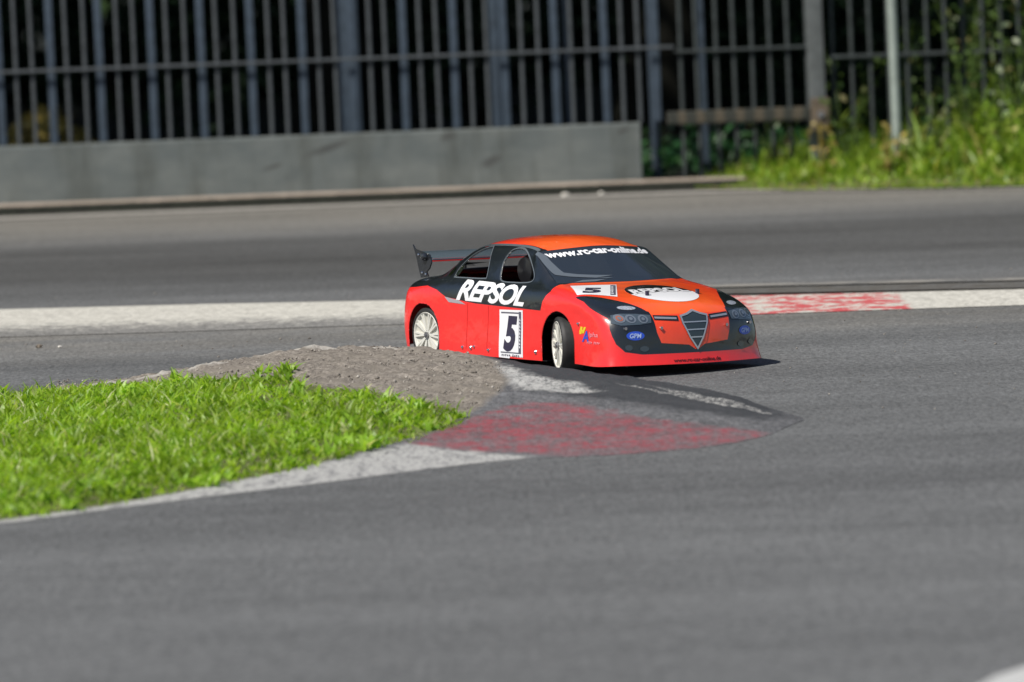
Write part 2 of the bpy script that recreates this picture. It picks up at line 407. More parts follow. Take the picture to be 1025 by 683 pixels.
WHITE_POLYS = [[(-3.4, 6.72), (-1.7, 8.74), (-.88, 9.73), (-.57, 10.14), (-.32, 10.50), (-.20, 10.72), (-.12, 10.62), (-.02, 10.53), (.03, 10.49), (-.05, 10.40), (-.3, 10.18), (-.87, 9.66), (-1.7, 8.67), (-3.4, 6.62)],
               [(-.08, 12.16), (-.01, 12.0), (.04, 11.80), (.12, 11.60), (.17, 11.46), (.10, 11.44), (.02, 11.52), (-.03, 11.75)],
               [(-.95, 12.27), (-.80, 12.31), (-.67, 12.37), (-.45, 12.44), (-.28, 12.44), (-.16, 12.36), (-.17, 12.34), (-.28, 12.41), (-.45, 12.41), (-.67, 12.32), (-.80, 12.24), (-.95, 12.16)],
               [(.26, 11.56), (.40, 11.30), (.50, 11.10), (.49, 11.08), (.38, 11.26)],
               [(.20, 11.60), (.33, 11.38), (.44, 11.16), (.43, 11.14), (.31, 11.35)]]
def island():
    xs_ = np.arange(-3.5, .5601, .012); K = 190; V = []; 
    n = len(xs_)
    yn, = soft(NEAR, xs_); yf, = soft(FAR, xs_)
    e_ = np.clip((.56-xs_)/.07, 0, 1)**.5; mid_ = (yn+yf)/2; yn = mid_+(yn-mid_)*e_; yf = mid_+(yf-mid_)*e_
    t = np.linspace(0, 1, K); Yg = yn[:, None]+(yf-yn)[:, None]*t[None]; Xg = np.repeat(xs_[:, None], K, 1)
    Z = island_z(Xg.ravel(), Yg.ravel()).reshape(Xg.shape)+.0006+.0036*np.clip(np.minimum(t, 1-t)[None]*7, 0, 1)*np.clip((.56-Xg)/.05, 0, 1)
    for amp, fx, fy in ((.0022, 31, 17), (.0016, 57, 41), (.001, 113, 97)):
        Z += amp*np.sin(Xg*fx+np.sin(Yg*fy*.37))*np.sin(Yg*fy+np.sin(Xg*fx*.3)*1.7)*np.clip(Z/.02, 0, 1)
    V = np.stack([Xg, Yg, Z], -1).reshape(-1, 3)
    P = V[:, :2]
    d_dirt = poly_sdf(P, DIRT_POLY)
    # lumpy gravel on the mound
    lump = sum(a*np.sin(P[:, 0]*f+k)*np.sin(P[:, 1]*f*.9+k*2+1.3*np.sin(P[:, 0]*f*.6)) for a, f, k in ((.0045, 41, .3), (.0038, 79, 1.1), (.0028, 147, 2.2)))
    V[:, 2] += np.where(d_dirt < 0, lump*np.clip(-d_dirt/.05, 0, 1), 0)
    idx = np.arange(n*K).reshape(n, K)
    F = np.stack([idx[:-1, :-1], idx[1:, :-1], idx[1:, 1:], idx[:-1, 1:]], -1).reshape(-1, 4)
    m, nt, b = nm('apex_kerb_paint'); g = G(nt); tc = g.n('ShaderNodeTexCoord').outputs['Object']
    v, fine = asphalt_color(g, tc); val = g.n('ShaderNodeCombineColor'); [g.L(v, val.inputs[i]) for i in range(3)]
    a = g.mix(1.0, (.11, .11, .115), val.outputs[0], 'MULTIPLY')
    n1 = g.math('SUBTRACT', g.noise(14, 5, .7, g.mapping(tc, (1, .5, 1))), .5)
    n2 = g.noise(1, 4, .8, g.mapping(tc, (115, 38, 60))); n3 = g.noise(1, 6, .7, g.mapping(tc, (34, 9, 8)))
    def edge(at, k=.14, s=-60): return g.math('MULTIPLY_ADD', g.math('ADD', g.attr(at), g.math('MULTIPLY', n1, k)), s, .5, True)
    w = g.math('MULTIPLY', edge('white', .10, -38), g.rng(n3, .36, .50, .25, 1))
    w = g.math('MULTIPLY', w, g.rng(n2, .36, .52, .35, 1))
    r = g.math('MULTIPLY', edge('red', .12, -22), g.rng(n3, .38, .60, .22, .92)); r = g.math('MULTIPLY', r, g.rng(n2, .32, .55, .45, 1))
    n4 = g.noise(1, 5, .65, g.mapping(tc, (4, 26, 8), (0, 0, R(-30))))
    r = g.math('MULTIPLY', r, g.rng(n4, .38, .58, .38, 1.0))
    tyr = g.math('MULTIPLY', edge('rub', .12, -14), .85)
    c = g.mix(tyr, a, (.030, .032, .036))
    c = g.mix(r, c, (.28, .042, .058))
    c = g.mix(w, c, (.38, .375, .36))
    l2 = g.math('MULTIPLY', g.math('MULTIPLY_ADD', g.math('ADD', g.attr('line2'), g.math('MULTIPLY', n1, .012)), -150, .5, True), g.rng(n2, .44, .62, .05, .75))
    c = g.mix(l2, c, (.40, .39, .37))
    dcol = g.mix(g.rng(g.noise(95, 6, .75, tc), .34, .66), (.07, .058, .048), (.32, .285, .245))
    dcol = g.mix(g.rng(g.noise(16, 4, .6, tc), .4, .7), dcol, (.17, .15, .125))
    c = g.mix(edge('dirt', .05, -45), c, dcol)
    c = g.mix(g.math('MULTIPLY', edge('white2', .05, -60), g.rng(n2, .34, .6, .3, .85)), c, (.44, .42, .38))
    gr = g.mix(g.noise(40, 4, .6, tc), (.06, .09, .02), (.13, .12, .05))
    c = g.mix(edge('grs', .04, -50), c, gr)
    g.L(c, b.inputs['Base Color']); b.inputs['Roughness'].default_value = .85; b.inputs['Specular IOR Level'].default_value = .3
    bp = g.n('ShaderNodeBump'); bp.inputs['Strength'].default_value = .6; bp.inputs['Distance'].default_value = .004
    g.L(n2, bp.inputs['Height']); g.L(bp.outputs[0], b.inputs['Normal'])
    o = np_mesh('apex_mound', V, F, m, smooth=True); tag(o, kind='structure')
    add_attr(o, 'dirt', d_dirt); add_attr(o, 'red', poly_sdf(P, RED_POLY))
    add_attr(o, 'white', np.minimum(poly_sdf(P, WHITE_POLYS[0]), poly_sdf(P, WHITE_POLYS[1])))
    add_attr(o, 'line2', np.minimum(poly_sdf(P, WHITE_POLYS[3]), poly_sdf(P, WHITE_POLYS[4])))
    add_attr(o, 'white2', poly_sdf(P, WHITE_POLYS[2]))
    add_attr(o, 'grs', poly_sdf(P, GRASS_POLY))
    add_attr(o, 'rub', poly_sdf(P, [(-.05, 12.45), (.1, 12.15), (.36, 11.78), (.50, 11.36), (.53, 11.08), (.47, 10.97), (.38, 11.04), (.2, 11.28), (.02, 11.5), (-.06, 11.8)]))
island()

# ------------------------------------------------------------------ blades / leaves
def blades(name, base, h, w, lean, mat, label=None, cat=None, kind='stuff', seg=2, group=None, parent=None):
    """base (n,3); h,w,lean arrays -> curved blades"""
    n = len(base); a = rng.uniform(0, 2*np.pi, n); dx, dy = np.cos(a), np.sin(a)
    la = rng.uniform(0, 2*np.pi, n); lx, ly = np.cos(la)*lean, np.sin(la)*lean
    V = []; lv = seg+1
    for k in range(lv):
        t = k/seg; ww = w*(1-t**1.6)*(.55+.9*t*(1-t)*2) if k < seg else w*.06
        cx = base[:, 0]+lx*h*t*t; cy = base[:, 1]+ly*h*t*t; cz = base[:, 2]+h*t*(1-.25*lean*t)
        V.append(np.stack([cx-dx*ww/2, cy-dy*ww/2, cz], 1)); V.append(np.stack([cx+dx*ww/2, cy+dy*ww/2, cz], 1))
    V = np.stack(V, 1).reshape(-1, 3); o0 = np.arange(n)[:, None]*(2*lv)
    F = np.concatenate([o0+np.array([[2*k, 2*k+1, 2*k+3, 2*k+2]]) for k in range(seg)], 0)
    o = np_mesh(name, V, F, mat, parent, smooth=True)
    r = np.repeat(rng.random(n), 2*lv); add_attr(o, 'rnd', r)
    if label or kind: tag(o, label, cat, group, kind)
    return o
def scatter(poly, n):
    poly = np.array(poly); lo, hi = poly.min(0), poly.max(0); out = np.zeros((0, 2))
    while len(out) < n:
        p = rng.uniform(lo, hi, (n, 2)); out = np.concatenate([out, p[poly_sdf(p, poly) < 0]])
    return out[:n]
def island_grass():
    P = [(-1.75, 12.28)]+GRASS_POLY[1:-2]+[(-1.75, 8.68)]
    p = scatter(P, 46000)
    # clumps
    dens = np.sin(p[:, 0]*19+2*np.sin(p[:, 1]*7))*np.sin(p[:, 1]*13+1.5*np.sin(p[:, 0]*11))
    p = p[rng.random(len(p)) < .74+.26*dens]; p = p+rng.normal(0, .012, p.shape)*np.array([1, 2.2]); n = len(p)
    dens = np.sin(p[:, 0]*19+2*np.sin(p[:, 1]*7))*np.sin(p[:, 1]*13+1.5*np.sin(p[:, 0]*11))
    edge = np.clip(-poly_sdf(p, P)/.18, .5, 1)
    z = island_z(p[:, 0], p[:, 1])+.003
    h = rng.gamma(4.5, .0062, n)*(.9+.3*dens)*edge; h = np.clip(h, .006, .052)
    w = rng.uniform(.003, .0075, n); broad = rng.random(n) < .22; w[broad] *= 2.0; h[broad] *= .85
    blades('grass', np.column_stack([p, z]), h, w, rng.uniform(.35, 1.35, n), M['grass'], 'bright green short grass filling the inside of the corner', 'grass', seg=3)
island_grass()
def island_broad():
    P = [(-1.75, 12.25)]+GRASS_POLY[1:-2]+[(-1.75, 8.70)]
    c = scatter(P, 520); back = np.column_stack([rng.uniform(-.80, -.45, 26), rng.uniform(11.7, 11.95, 26)]); c = np.concatenate([c, back]); 
    k = np.repeat(np.arange(len(c)), 9); n = len(k); p = c[k]+rng.normal(0, .009, (n, 2)); z = island_z(p[:, 0], p[:, 1])+.003
    hs = np.where(np.arange(len(c)) >= 520, .95, rng.uniform(.7, 1.25, len(c)))[k]
    blades('broadleaf_weeds', np.column_stack([p, z]), rng.uniform(.018, .036, n)*hs, rng.uniform(.010, .019, n), rng.uniform(.3, 1.2, n), M['broad'], 'soft broadleaf weeds growing in clumps through the bright green grass', 'weeds', seg=4)
island_broad()
def gravel():
    global rng
    keep = rng; rng = np.random.default_rng(5)
    a = scatter(DIRT_POLY, 5200); a = a[poly_sdf(a, GRASS_POLY) > -.03]; za = island_z(a[:, 0], a[:, 1])+.003
    b = np.column_stack([rng.uniform(-1.4, 1.7, 900), rng.uniform(10.6, 15.6, 900)]); inside = poly_sdf(b, NEAR[1:]+FAR[::-1][:-1]) < .02; b = b[~inside]
    P = np.concatenate([np.column_stack([a, za]), np.column_stack([b, np.zeros(len(b))])]); n = len(P)
    r = np.concatenate([rng.gamma(2.6, .00062, len(a)).clip(.0007, .0055), rng.gamma(2.2, .00065, len(b)).clip(.0007, .004)])
    base = np.array([(1,0,0),(0,1,0),(-1,0,0),(0,-1,0),(0,0,.8),(0,0,-.8),(.6,.6,.3),(-.6,.6,.3),(-.6,-.6,.3),(.6,-.6,.3)])[:6]
    F0 = np.array([(0,1,4),(1,2,4),(2,3,4),(3,0,4),(1,0,5),(2,1,5),(3,2,5),(0,3,5)])
    th = rng.uniform(0, 6.28, n); c, s_ = np.cos(th), np.sin(th); jit = rng.uniform(.7, 1.25, (n, 6, 1)); B = base[None]*jit*r[:, None, None]
    V = np.stack([B[..., 0]*c[:, None]-B[..., 1]*s_[:, None], B[..., 0]*s_[:, None]+B[..., 1]*c[:, None], B[..., 2]], -1)+P[:, None]+np.array([0, 0, 1])*r[:, None, None]*.4
    o = np_mesh('gravel', V.reshape(-1, 3), (F0[None]+np.arange(n)[:, None, None]*6).reshape(-1, 3), M['gravel'], smooth=True); add_attr(o, 'rnd', np.repeat(rng.random(n), 6))
    tag(o, 'loose grey brown gravel on the mound and stray crumbs on the asphalt', 'gravel', kind='stuff')
    rng = keep
def gravel_mat():
    m, nt, b = nm('gravel'); g = G(nt); r = g.attr('rnd'); c = g.mix(g.rng(r, 0, .8), (.10, .085, .07), (.30, .27, .235)); c = g.mix(g.rng(r, .9, 1), c, (.48, .45, .40))
    g.L(c, b.inputs['Base Color']); b.inputs['Roughness'].default_value = .9; return m
M['gravel'] = gravel_mat()
gravel()

def leaf_cloud(pts, size, droop=.3):
    """quads at pts, random orientation; returns V,F"""
    n = len(pts); size = np.broadcast_to(size, n)
    u = rng.normal(size=(n, 3)); u /= np.linalg.norm(u, axis=1)[:, None]
    q = rng.normal(size=(n, 3)); v = np.cross(u, q); v /= np.linalg.norm(v, axis=1)[:, None]
    a = (u*size[:, None]*.5); b = (v*size[:, None]*.32)
    V = np.stack([pts-a, pts+b*.9-a*.1, pts+a, pts-b*.9-a*.1], 1).reshape(-1, 3)
    return V, np.arange(4*n).reshape(n, 4)
def crown_points(n, c, rad, clumps, cs):
    """leaf clumps spread through an ellipsoid volume"""
    cen = rng.normal(size=(clumps, 3)); cen /= np.linalg.norm(cen, axis=1)[:, None]; cen *= rng.uniform(.35, 1, (clumps, 1))**.6
    cen = cen*np.array(rad)+np.array(c)
    k = rng.integers(0, clumps, n); d = rng.normal(size=(n, 3))*cs*rng.uniform(.6, 1.2, (clumps, 1))[k]
    return cen[k]+d

# ------------------------------------------------------------------ fence line
FY = 20.30
def concrete():
    m, nt, b = nm('wall_concrete'); g = G(nt); tc = g.n('ShaderNodeTexCoord').outputs['Object']
    c = g.mix(g.rng(g.noise(3.5, 6, .65, g.mapping(tc, (1, 1, 2.2))), .3, .7), (.084, .099, .100), (.150, .163, .154))
    c = g.mix(g.math('MULTIPLY', g.rng(g.noise(1, 5, .75, g.mapping(tc, (7, 1, 1.2))), .48, .66), .6), c, (.060, .066, .058))
    sx = g.n('ShaderNodeSeparateXYZ'); g.L(tc, sx.inputs[0])
    # scuffs left by cars
    for (cx, cz, sx_, sz_) in ((-.62, .19, .10, .018), (-.05, .12, .05, .022), (-.82, .13, .05, .01), (-.20, .215, .035, .02), (.42, .21, .03, .012)):
        dx = g.math('MULTIPLY', g.math('SUBTRACT', sx.outputs[0], cx), 1/sx_)
        dz = g.math('MULTIPLY', g.math('SUBTRACT', g.math('SUBTRACT', sx.outputs[2], cz), g.math('MULTIPLY', g.math('SUBTRACT', sx.outputs[0], cx), .3)), 1/sz_)
        r = g.math('ADD', g.math('MULTIPLY', dx, dx), g.math('MULTIPLY', dz, dz))
        r = g.math('ADD', r, g.math('MULTIPLY', g.noise(40, 4, .7, tc), 1.2))
        c = g.mix(g.math('MULTIPLY', g.rng(r, .6, 1.5, 1, 0), .75), c, (.045, .045, .042))
    g.L(c, b.inputs['Base Color']); b.inputs['Roughness'].default_value = .9
    bp = g.n('ShaderNodeBump'); bp.inputs['Strength'].default_value = .3; bp.inputs['Distance'].default_value = .004
    g.L(g.noise(50, 5, .7, tc), bp.inputs['Height']); g.L(bp.outputs[0], b.inputs['Normal'])
    return m
w = MB(); w.box(-4.2, .483, FY, FY+.10, .0, .236, .006)
tag(w.build('concrete_wall', concrete()), 'low grey concrete wall with dark scuffs under the barred fence', 'wall')
k = MB()
k.box(-4.2, .84, FY-.13, FY-.003, 0, .036, .004)
tag(k.build('plinth_kerb', M['plinth']), kind='structure')
k = MB(); k.box(-4.2, .84, FY-.150, FY-.133, 0, .030, .002)
tag(k.build('plinth_dark_strip', simple('dark_concrete', (.016, .018, .012), .95, noise=.4, nscale=30)), kind='structure')  # near-black strip over the plinth face

M['dim_bar'] = simple('dull_bar', (.034, .042, .042), .7, .1, noise=.35, nscale=30)
def fence(name, label, x0, x1, step, thick_every, ztop, zbot, rails, seed):
    BM = M['steel_bar'] if thick_every else M['dim_bar']
    root = empty(name, ((x0+x1)/2, FY+.05, 0)); tag(root, label, 'fence')
    ox = (x0+x1)/2; rr = random.Random(seed); i = 0; x = x0
    protos = {}
    while x < x1:
        wide = thick_every and i % thick_every == 0
        key = bool(wide)
        if key not in protos:
            b = MB()
            if wide: b.box(-.0135, .0135, -.004, .004, zbot, ztop, .002)
            else: b.tube([(0, 0, zbot), (0, 0, ztop)], .0075, 8)
            o = b.build('wide_bar' if wide else 'bar', M['steel_wide'] if wide else BM, root, True); protos[key] = o
        else:
            o = protos[key].copy(); col.objects.link(o); o.parent = root
        o.location = (x-ox+rr.uniform(-.003, .003), 0 if not wide else .014, 0); o.rotation_euler = (0, rr.uniform(-.004, .004)-.006, 0)
        x += step; i += 1
    for z, r in rails:
        b = MB(); b.box(x0-ox-.02, x1-ox+.01, -.022, -.010, z-r, z+r, .002); b.build('rail', BM, root)
    return root
fence('barred_fence', 'long grey barred fence of thin and wide uprights on the low concrete wall', -2.66, .60, .0594, 3, 1.75, .238, [(.499, .005), (1.7, .012)], 1)
# middle panel
fence('barred_fence', 'fence panel of thin bars reaching the ground just right of the concrete wall', .632, 1.085, .064, 0, 1.75, .03, [(.482, .005), (.228, .005), (1.7, .012)], 2)
fence('barred_fence', 'fence panel of thin dark bars standing among the tall weeds at right', 1.175, 3.2, .066, 0, 1.72, .03, [(.442, .006), (1.66, .012)], 3)
def post(name, x, y, wd, z0, z1, mat, label, rnd=False, group=None):
    b = MB()
    if rnd: b.tube([(0, 0, z0), (0, 0, z1)], wd/2, 16)
    else: b.box(-wd/2, wd/2, -wd/2, wd/2, z0, z1, .003)
    o = b.build(name, mat, None, True); o.location = (x, y, 0); o.rotation_euler = (0, R(-.5), 0)
    tag(o, label, 'post', group); return o
post('fence_post', 1.112, FY+.03, .058, 0, 1.9, M['post'], 'broad rusty grey post joining the fence panels beside the weathered beam')
post('pole', 1.372, FY-.22, .034, 0, 1.8, M['pale_post'], 'slim pale sunlit pole rising out of the weeds in front of the fence', True)
for i, (x, wd, y, z0, lab) in enumerate([
        (-.545, .082, 20.62, 0, 'widest steel post behind the barred fence, left of centre'),
        (-.015, .040, 20.65, 0, 'steel post behind the fence just left of the middle of the concrete wall'),
        (.245, .030, 20.6, 0, 'narrow steel post behind the fence above the right part of the concrete wall'),
        (.545, .032, 20.66, .30, 'steel post behind the fence just right of the end of the concrete wall'),
        (.72, .032, 20.7, .26, 'steel post rising behind the weathered beam')]):
    post('steel_post', x, y, wd, 0, 1.8, M['steel_wide'], lab, False, 'steel posts standing behind the fence')
# weathered beam with its end block
br = empty('barrier_beam', (.83, FY-.02, 0)); tag(br, 'weathered brown and grey striped beam fixed low across the thin fence bars', 'beam')
def beam_mat():
    m, nt, b = nm('beam_paint'); g = G(nt); tc = g.n('ShaderNodeTexCoord').outputs['Object']
    sx = g.n('ShaderNodeSeparateXYZ'); g.L(tc, sx.inputs[0])
    s = g.math('SINE', g.math('MULTIPLY', g.math('ADD', sx.outputs[0], g.math('MULTIPLY', g.noise(12, 3, .6, tc), .03)), 2*math.pi/.068))
    c = g.mix(g.rng(s, -.2, .6), (.028, .030, .024), (.075, .062, .042))
    g.L(c, b.inputs['Base Color']); b.inputs['Roughness'].default_value = .9; return m
b = MB(); b.box(-.255, .25, -.035, -.008, .229, .273, .006); b.build('beam', beam_mat(), br)
b = MB(); b.box(.252, .318, -.05, .006, .185, .302, .008); b.build('end_block', M['wood'], br)
b = MB(); b.tube([(.285, -.052, .245), (.285, -.060, .245)], .012, 10); b.build('bolt', M['nut'], br)

# yellow leaf litter patch behind the fence on the left
pl = np.column_stack([rng.normal(0, 1, 900), rng.normal(0, .16, 900), rng.random(900)]); pl[:, 2] = .03+pl[:, 2]*.28*np.exp(-(pl[:, 0]/1.3)**2); pl[:, 0] = -1.78+pl[:, 0]*.16; pl[:, 1] += 22.3
V, F = leaf_cloud(pl, rng.uniform(.03, .06, 900)); o = np_mesh('leaf_litter', V, F, M['dry_leaf']); add_attr(o, 'rnd', np.repeat(rng.random(900), 4))
tag(o, 'small heap of yellowed leaves on the dark ground behind the left end of the fence', 'leaves', kind='stuff')

# ------------------------------------------------------------------ verge weeds
VP = [(.78, 19.95), (1.0, 19.68), (1.4, 19.50), (2.0, 19.28), (3.4, 18.85), (3.4, 20.9), (.95, 20.9), (.62, 20.45), (.62, 20.2)]
vb = MB(); c0 = np.array(VP).mean(0)
xs_ = np.linspace(.6, 3.4, 60); V = []
for x in xs_:
    y0 = np.interp(x, [.6, .78, 1, 1.4, 2, 3.4], [20.25, 20.02, 19.75, 19.62, 19.42, 19.0])
    for t in np.linspace(0, 1, 14): V.append((x, y0+(20.95-y0)*t, .006+.055*math.sin(min(1, t*1.6)*math.pi/2)*min(1, (x-.6)/.6)))
F = [(i*14+k, (i+1)*14+k, (i+1)*14+k+1, i*14+k+1) for i in range(59) for k in range(13)]
tag(mesh_obj('verge', V, F, M['verge_soil'], smooth=True), kind='structure')
def verge_grass():
    p = scatter(VP, 17000); n = len(p)
    front = np.interp(p[:, 0], [.6, .78, 1, 1.4, 2, 3.4], [20.25, 20.02, 19.75, 19.62, 19.42, 19.0])
    t = np.clip((p[:, 1]-front)/.5, .12, 1)
    cl = np.sin(p[:, 0]*9+1)*np.sin(p[:, 1]*11+2*np.sin(p[:, 0]*5))
    h = rng.gamma(6, .0135, n)*t*np.interp(p[:, 0], [.6, 1.0, 1.5, 2], [.35, .75, 1.15, 2.2])*(1+.45*cl)
    z = .01+.05*np.clip((p[:, 1]-front)/.6, 0, 1)*np.clip((p[:, 0]-.6)/.6, 0, 1)
    blades('verge_grass', np.column_stack([p, z]), h, rng.uniform(.008, .024, n), rng.uniform(.2, .9, n), M['verge'], 'sunlit yellow green weeds and grass along the foot of the fence at right', 'grass', seg=3)
verge_grass()
def weed(x, y, h, spread, label, mat='stalk', leaves=60, ls=.026):
    root = empty('tall_weed', (x, y, .03)); tag(root, label, 'weed', 'tall weeds at the fence')
    b = MB(); n = random.randint(3, 5); tips = []
    for k in range(n):
        a = random.uniform(0, 6.28); s = random.uniform(.3, 1)*spread; pts = []
        for q in range(6):
            t = q/5; pts.append((math.cos(a)*s*t**1.7, math.sin(a)*s*t**1.7, h*t*random.uniform(.95, 1)*(1-.15*t*s/max(h, .01))))
        b.tube(pts, [.004*(1-.7*q/5) for q in range(6)], 5); tips.append(pts)
    o = b.build('stem', M[mat], root, True); add_attr(o, 'rnd', np.full(len(o.data.vertices), .6))
    P = []
    for j in range(leaves):
        pts = random.choice(tips); q = random.uniform(.8, 4.9); i = int(q); f = q-i
        p = Vector(pts[i]).lerp(Vector(pts[i+1]), f); P.append([p.x+random.gauss(0, .022), p.y+random.gauss(0, .022), p.z+random.gauss(0, .012)])
    V, F = leaf_cloud(np.array(P), rng.uniform(ls*.6, ls*1.5, len(P)))
    o = np_mesh('foliage', V, F, M[mat], root); add_attr(o, 'rnd', np.repeat(rng.random(len(P)), 4))
for a in [(1.20, 20.15, .30, .12, 'short leafy weed between the broad post and the pale pole', 'stalk', 50),
          (1.10, 19.98, .20, .06, 'dry straw coloured weed at the foot of the broad fence post', 'dry_leaf', 40),
          (1.33, 19.95, .17, .08, 'dry orange brown weed tuft touching the foot of the pale pole', 'dry_leaf', 50),
          (1.50, 20.05, .30, .14, 'leafy weed just right of the pale pole', 'stalk', 90),
          (1.62, 20.2, .62, .22, 'tallest thin arching weed right of the pale pole', 'stalk', 90),
          (1.72, 20.0, .50, .2, 'dense weed with long side stalks near the right edge', 'stalk', 90),
          (1.80, 20.25, .72, .25, 'tall wispy weed reaching the fence rail at the far right', 'stalk', 110),
          (1.92, 19.95, .30, .18, 'bushy bright weed at the right edge of the view', 'verge', 150),
          (1.70, 19.75, .26, .15, 'low bright weed at the front of the verge near the right edge', 'verge', 120),
          (1.66, 20.55, .85, .3, 'tall leafy weed climbing behind the bars near the right edge', 'stalk', 330),
          (1.92, 20.5, .95, .3, 'tallest leafy weed behind the bars at the far right edge', 'stalk', 380),
          (1.44, 20.6, .55, .22, 'dim leafy weed behind the bars just right of the pale pole', 'stalk', 160),
          (1.22, 20.6, .45, .22, 'dim leafy weed behind the bars between broad post and pale pole', 'stalk', 140),
          (.95, 20.35, .22, .1, 'small dim weed in front of the beam behind the bars', 'stalk', 40)]:
    weed(*a[:5], mat=a[5], leaves=a[6])

# ------------------------------------------------------------------ dark woods behind
def shrub(x, y, rx, rz, n, label, mat='dark_leaf', size=.07):
    root = empty('shrub', (x, y, 0)); tag(root, label, 'shrub', 'dark shrubs beyond the fence')
    b = MB()
    for k in range(5):
        a = random.uniform(0, 6.28); b.tube([(0, 0, 0), (math.cos(a)*rx*.3, math.sin(a)*rx*.3, rz*.8), (math.cos(a)*rx*.6, math.sin(a)*rx*.6, rz*1.5)], [.02, .012, .005], 6)
    b.build('stem', M['bark'], root)
    P = crown_points(n, (0, 0, rz), (rx, rx*.6, rz), 40, .14); P = P[P[:, 2] > .02]
    V, F = leaf_cloud(P, rng.uniform(size*.6, size*1.3, len(P))); o = np_mesh('foliage', V, F, M[mat], root); add_attr(o, 'rnd', np.repeat(rng.random(len(P)), 4))
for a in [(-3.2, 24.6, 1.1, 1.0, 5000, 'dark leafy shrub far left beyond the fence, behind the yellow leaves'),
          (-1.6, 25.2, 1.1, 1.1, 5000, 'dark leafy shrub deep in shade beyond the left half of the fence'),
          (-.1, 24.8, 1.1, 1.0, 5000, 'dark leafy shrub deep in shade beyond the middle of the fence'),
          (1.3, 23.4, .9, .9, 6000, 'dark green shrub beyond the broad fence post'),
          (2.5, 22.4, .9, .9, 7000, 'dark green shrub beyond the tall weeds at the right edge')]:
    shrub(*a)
# low ground ivy right of the wall
p = np.column_stack([rng.uniform(.5, 2.6, 2600), rng.uniform(20.6, 22.2, 2600), np.zeros(2600)]); p[:, 2] = .03+np.abs(rng.normal(0, .05, 2600))
V, F = leaf_cloud(p, rng.uniform(.03, .06, len(p))); o = np_mesh('ground_ivy', V, F, leaf_mat('ivy_leaf', (.010, .05, .014), (.02, .075, .02), (.04, .09, .03), .2)); add_attr(o, 'rnd', np.repeat(rng.random(len(p)), 4))
tag(o, 'low dim green ground ivy behind the bars right of the concrete wall', 'ivy', kind='stuff')

def tree(x, y, h, r, n, label, tr=.16):
    root = empty('tree', (x, y, 0)); tag(root, label, 'tree', 'trees of the shaded wood beyond the fence')
    b = MB(); b.tube([(0, 0, 0), (.05, 0, .5), (0, .08, h*.35), (.1, .1, h*.7), (.15, 0, h)], [tr*1.25, tr, tr*.8, tr*.5, tr*.15], 12)
    for k in range(9):
        a = k*2.4; z = h*(.33+.05*k); L_ = r*(.8-.04*k)
        b.tube([(0, 0, z), (math.cos(a)*L_*.5, math.sin(a)*L_*.5, z+.5), (math.cos(a)*L_, math.sin(a)*L_, z+1.1)], [tr*.4, tr*.22, .02], 7)
    b.build('trunk', M['bark'], root, True)
    P = crown_points(n, (0, 0, h*.72), (r, r, h*.38), 70, r*.16); P = P[P[:, 2] > 2.2]
    V, F = leaf_cloud(P, rng.uniform(.18, .36, len(P))); o = np_mesh('crown', V, F, M['canopy_leaf'], root); add_attr(o, 'rnd', np.repeat(rng.random(len(P)), 4))
    return root
q = np.column_stack([rng.uniform(-16, 16, 60000), rng.normal(0, .9, 60000), rng.uniform(0, 1, 60000)**1.3*5.5]); q[:, 1] += 33.5+.8*np.sin(q[:, 0]*.9)-q[:, 2]*.25
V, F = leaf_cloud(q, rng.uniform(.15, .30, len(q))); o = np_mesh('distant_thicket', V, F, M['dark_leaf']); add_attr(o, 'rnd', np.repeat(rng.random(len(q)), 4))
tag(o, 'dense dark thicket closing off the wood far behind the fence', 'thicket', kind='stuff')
TREES = [(-7.2, 21.4, 7.5, 3.6, 'tree beyond the far left end of the fence'),
         (-4.6, 22.6, 8.5, 3.8, 'tree beyond the fence left of the yellow leaves'),
         (-2.5, 26.0, 8.5, 3.8, 'dark trunked tree standing deep in the wood at left'),
         (-.7, 23.4, 8.0, 3.6, 'tree whose trunk stands behind the widest steel post'),
         (1.0, 27.0, 9, 3.8, 'tree standing deep in the wood behind the middle of the view'),
         (3.4, 24.6, 8, 3.4, 'tree beyond the fence at the right edge of the wood'),
         (6.5, 26.0, 8.5, 3.8, 'tree beyond the far right end of the fence'),
         (-6.0, 28.5, 9, 4, 'tree at the back of the wood far left'),
         (4.5, 30.5, 9, 4, 'tree at the back of the wood far right')]
TREES += [(-3.9, 25.2, 8, 3.6, 'slim tree in the second row of the wood left of the middle'), (.6, 22.9, 7.5, 3.4, 'tree close behind the fence near the end of the concrete wall'), (2.0, 29.5, 9, 4, 'tree at the back of the wood right of the middle'), (-3.2, 30.0, 9, 4, 'tree at the back of the wood left of the middle'), (-9.5, 25.0, 9, 4, 'outermost tree of the wood at far left')]
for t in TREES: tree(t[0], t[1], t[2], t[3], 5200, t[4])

# pebbles
def pebble(x, y, r, mat, label):
    bm = bmesh.new(); bmesh.ops.create_icosphere(bm, subdivisions=2, radius=r)
    for v in bm.verts: v.co *= random.uniform(.8, 1.15); v.co.z *= .6
    me = bpy.data.meshes.new('pebble'); bm.to_mesh(me); bm.free(); me.materials.append(mat)
    o = bpy.data.objects.new('pebble', me); col.objects.link(o); o.location = (x, y, r*.5); tag(o, label, 'stone', 'loose pebbles on the track')
pebble(-1.13, 13.72, .008, M['stone'], 'dark pebble lying on the asphalt left of the car')
pebble(-1.08, 13.70, .005, M['pale_stone'], 'tiny pale pebble beside the dark pebble at left')
pebble(.205, 20.0, .014, M['pale_stone'], 'pale pebble at the foot of the plinth below the concrete wall, left one of two')
pebble(.33, 20.03, .011, M['pale_stone'], 'pale pebble at the foot of the plinth below the concrete wall, right one of two')

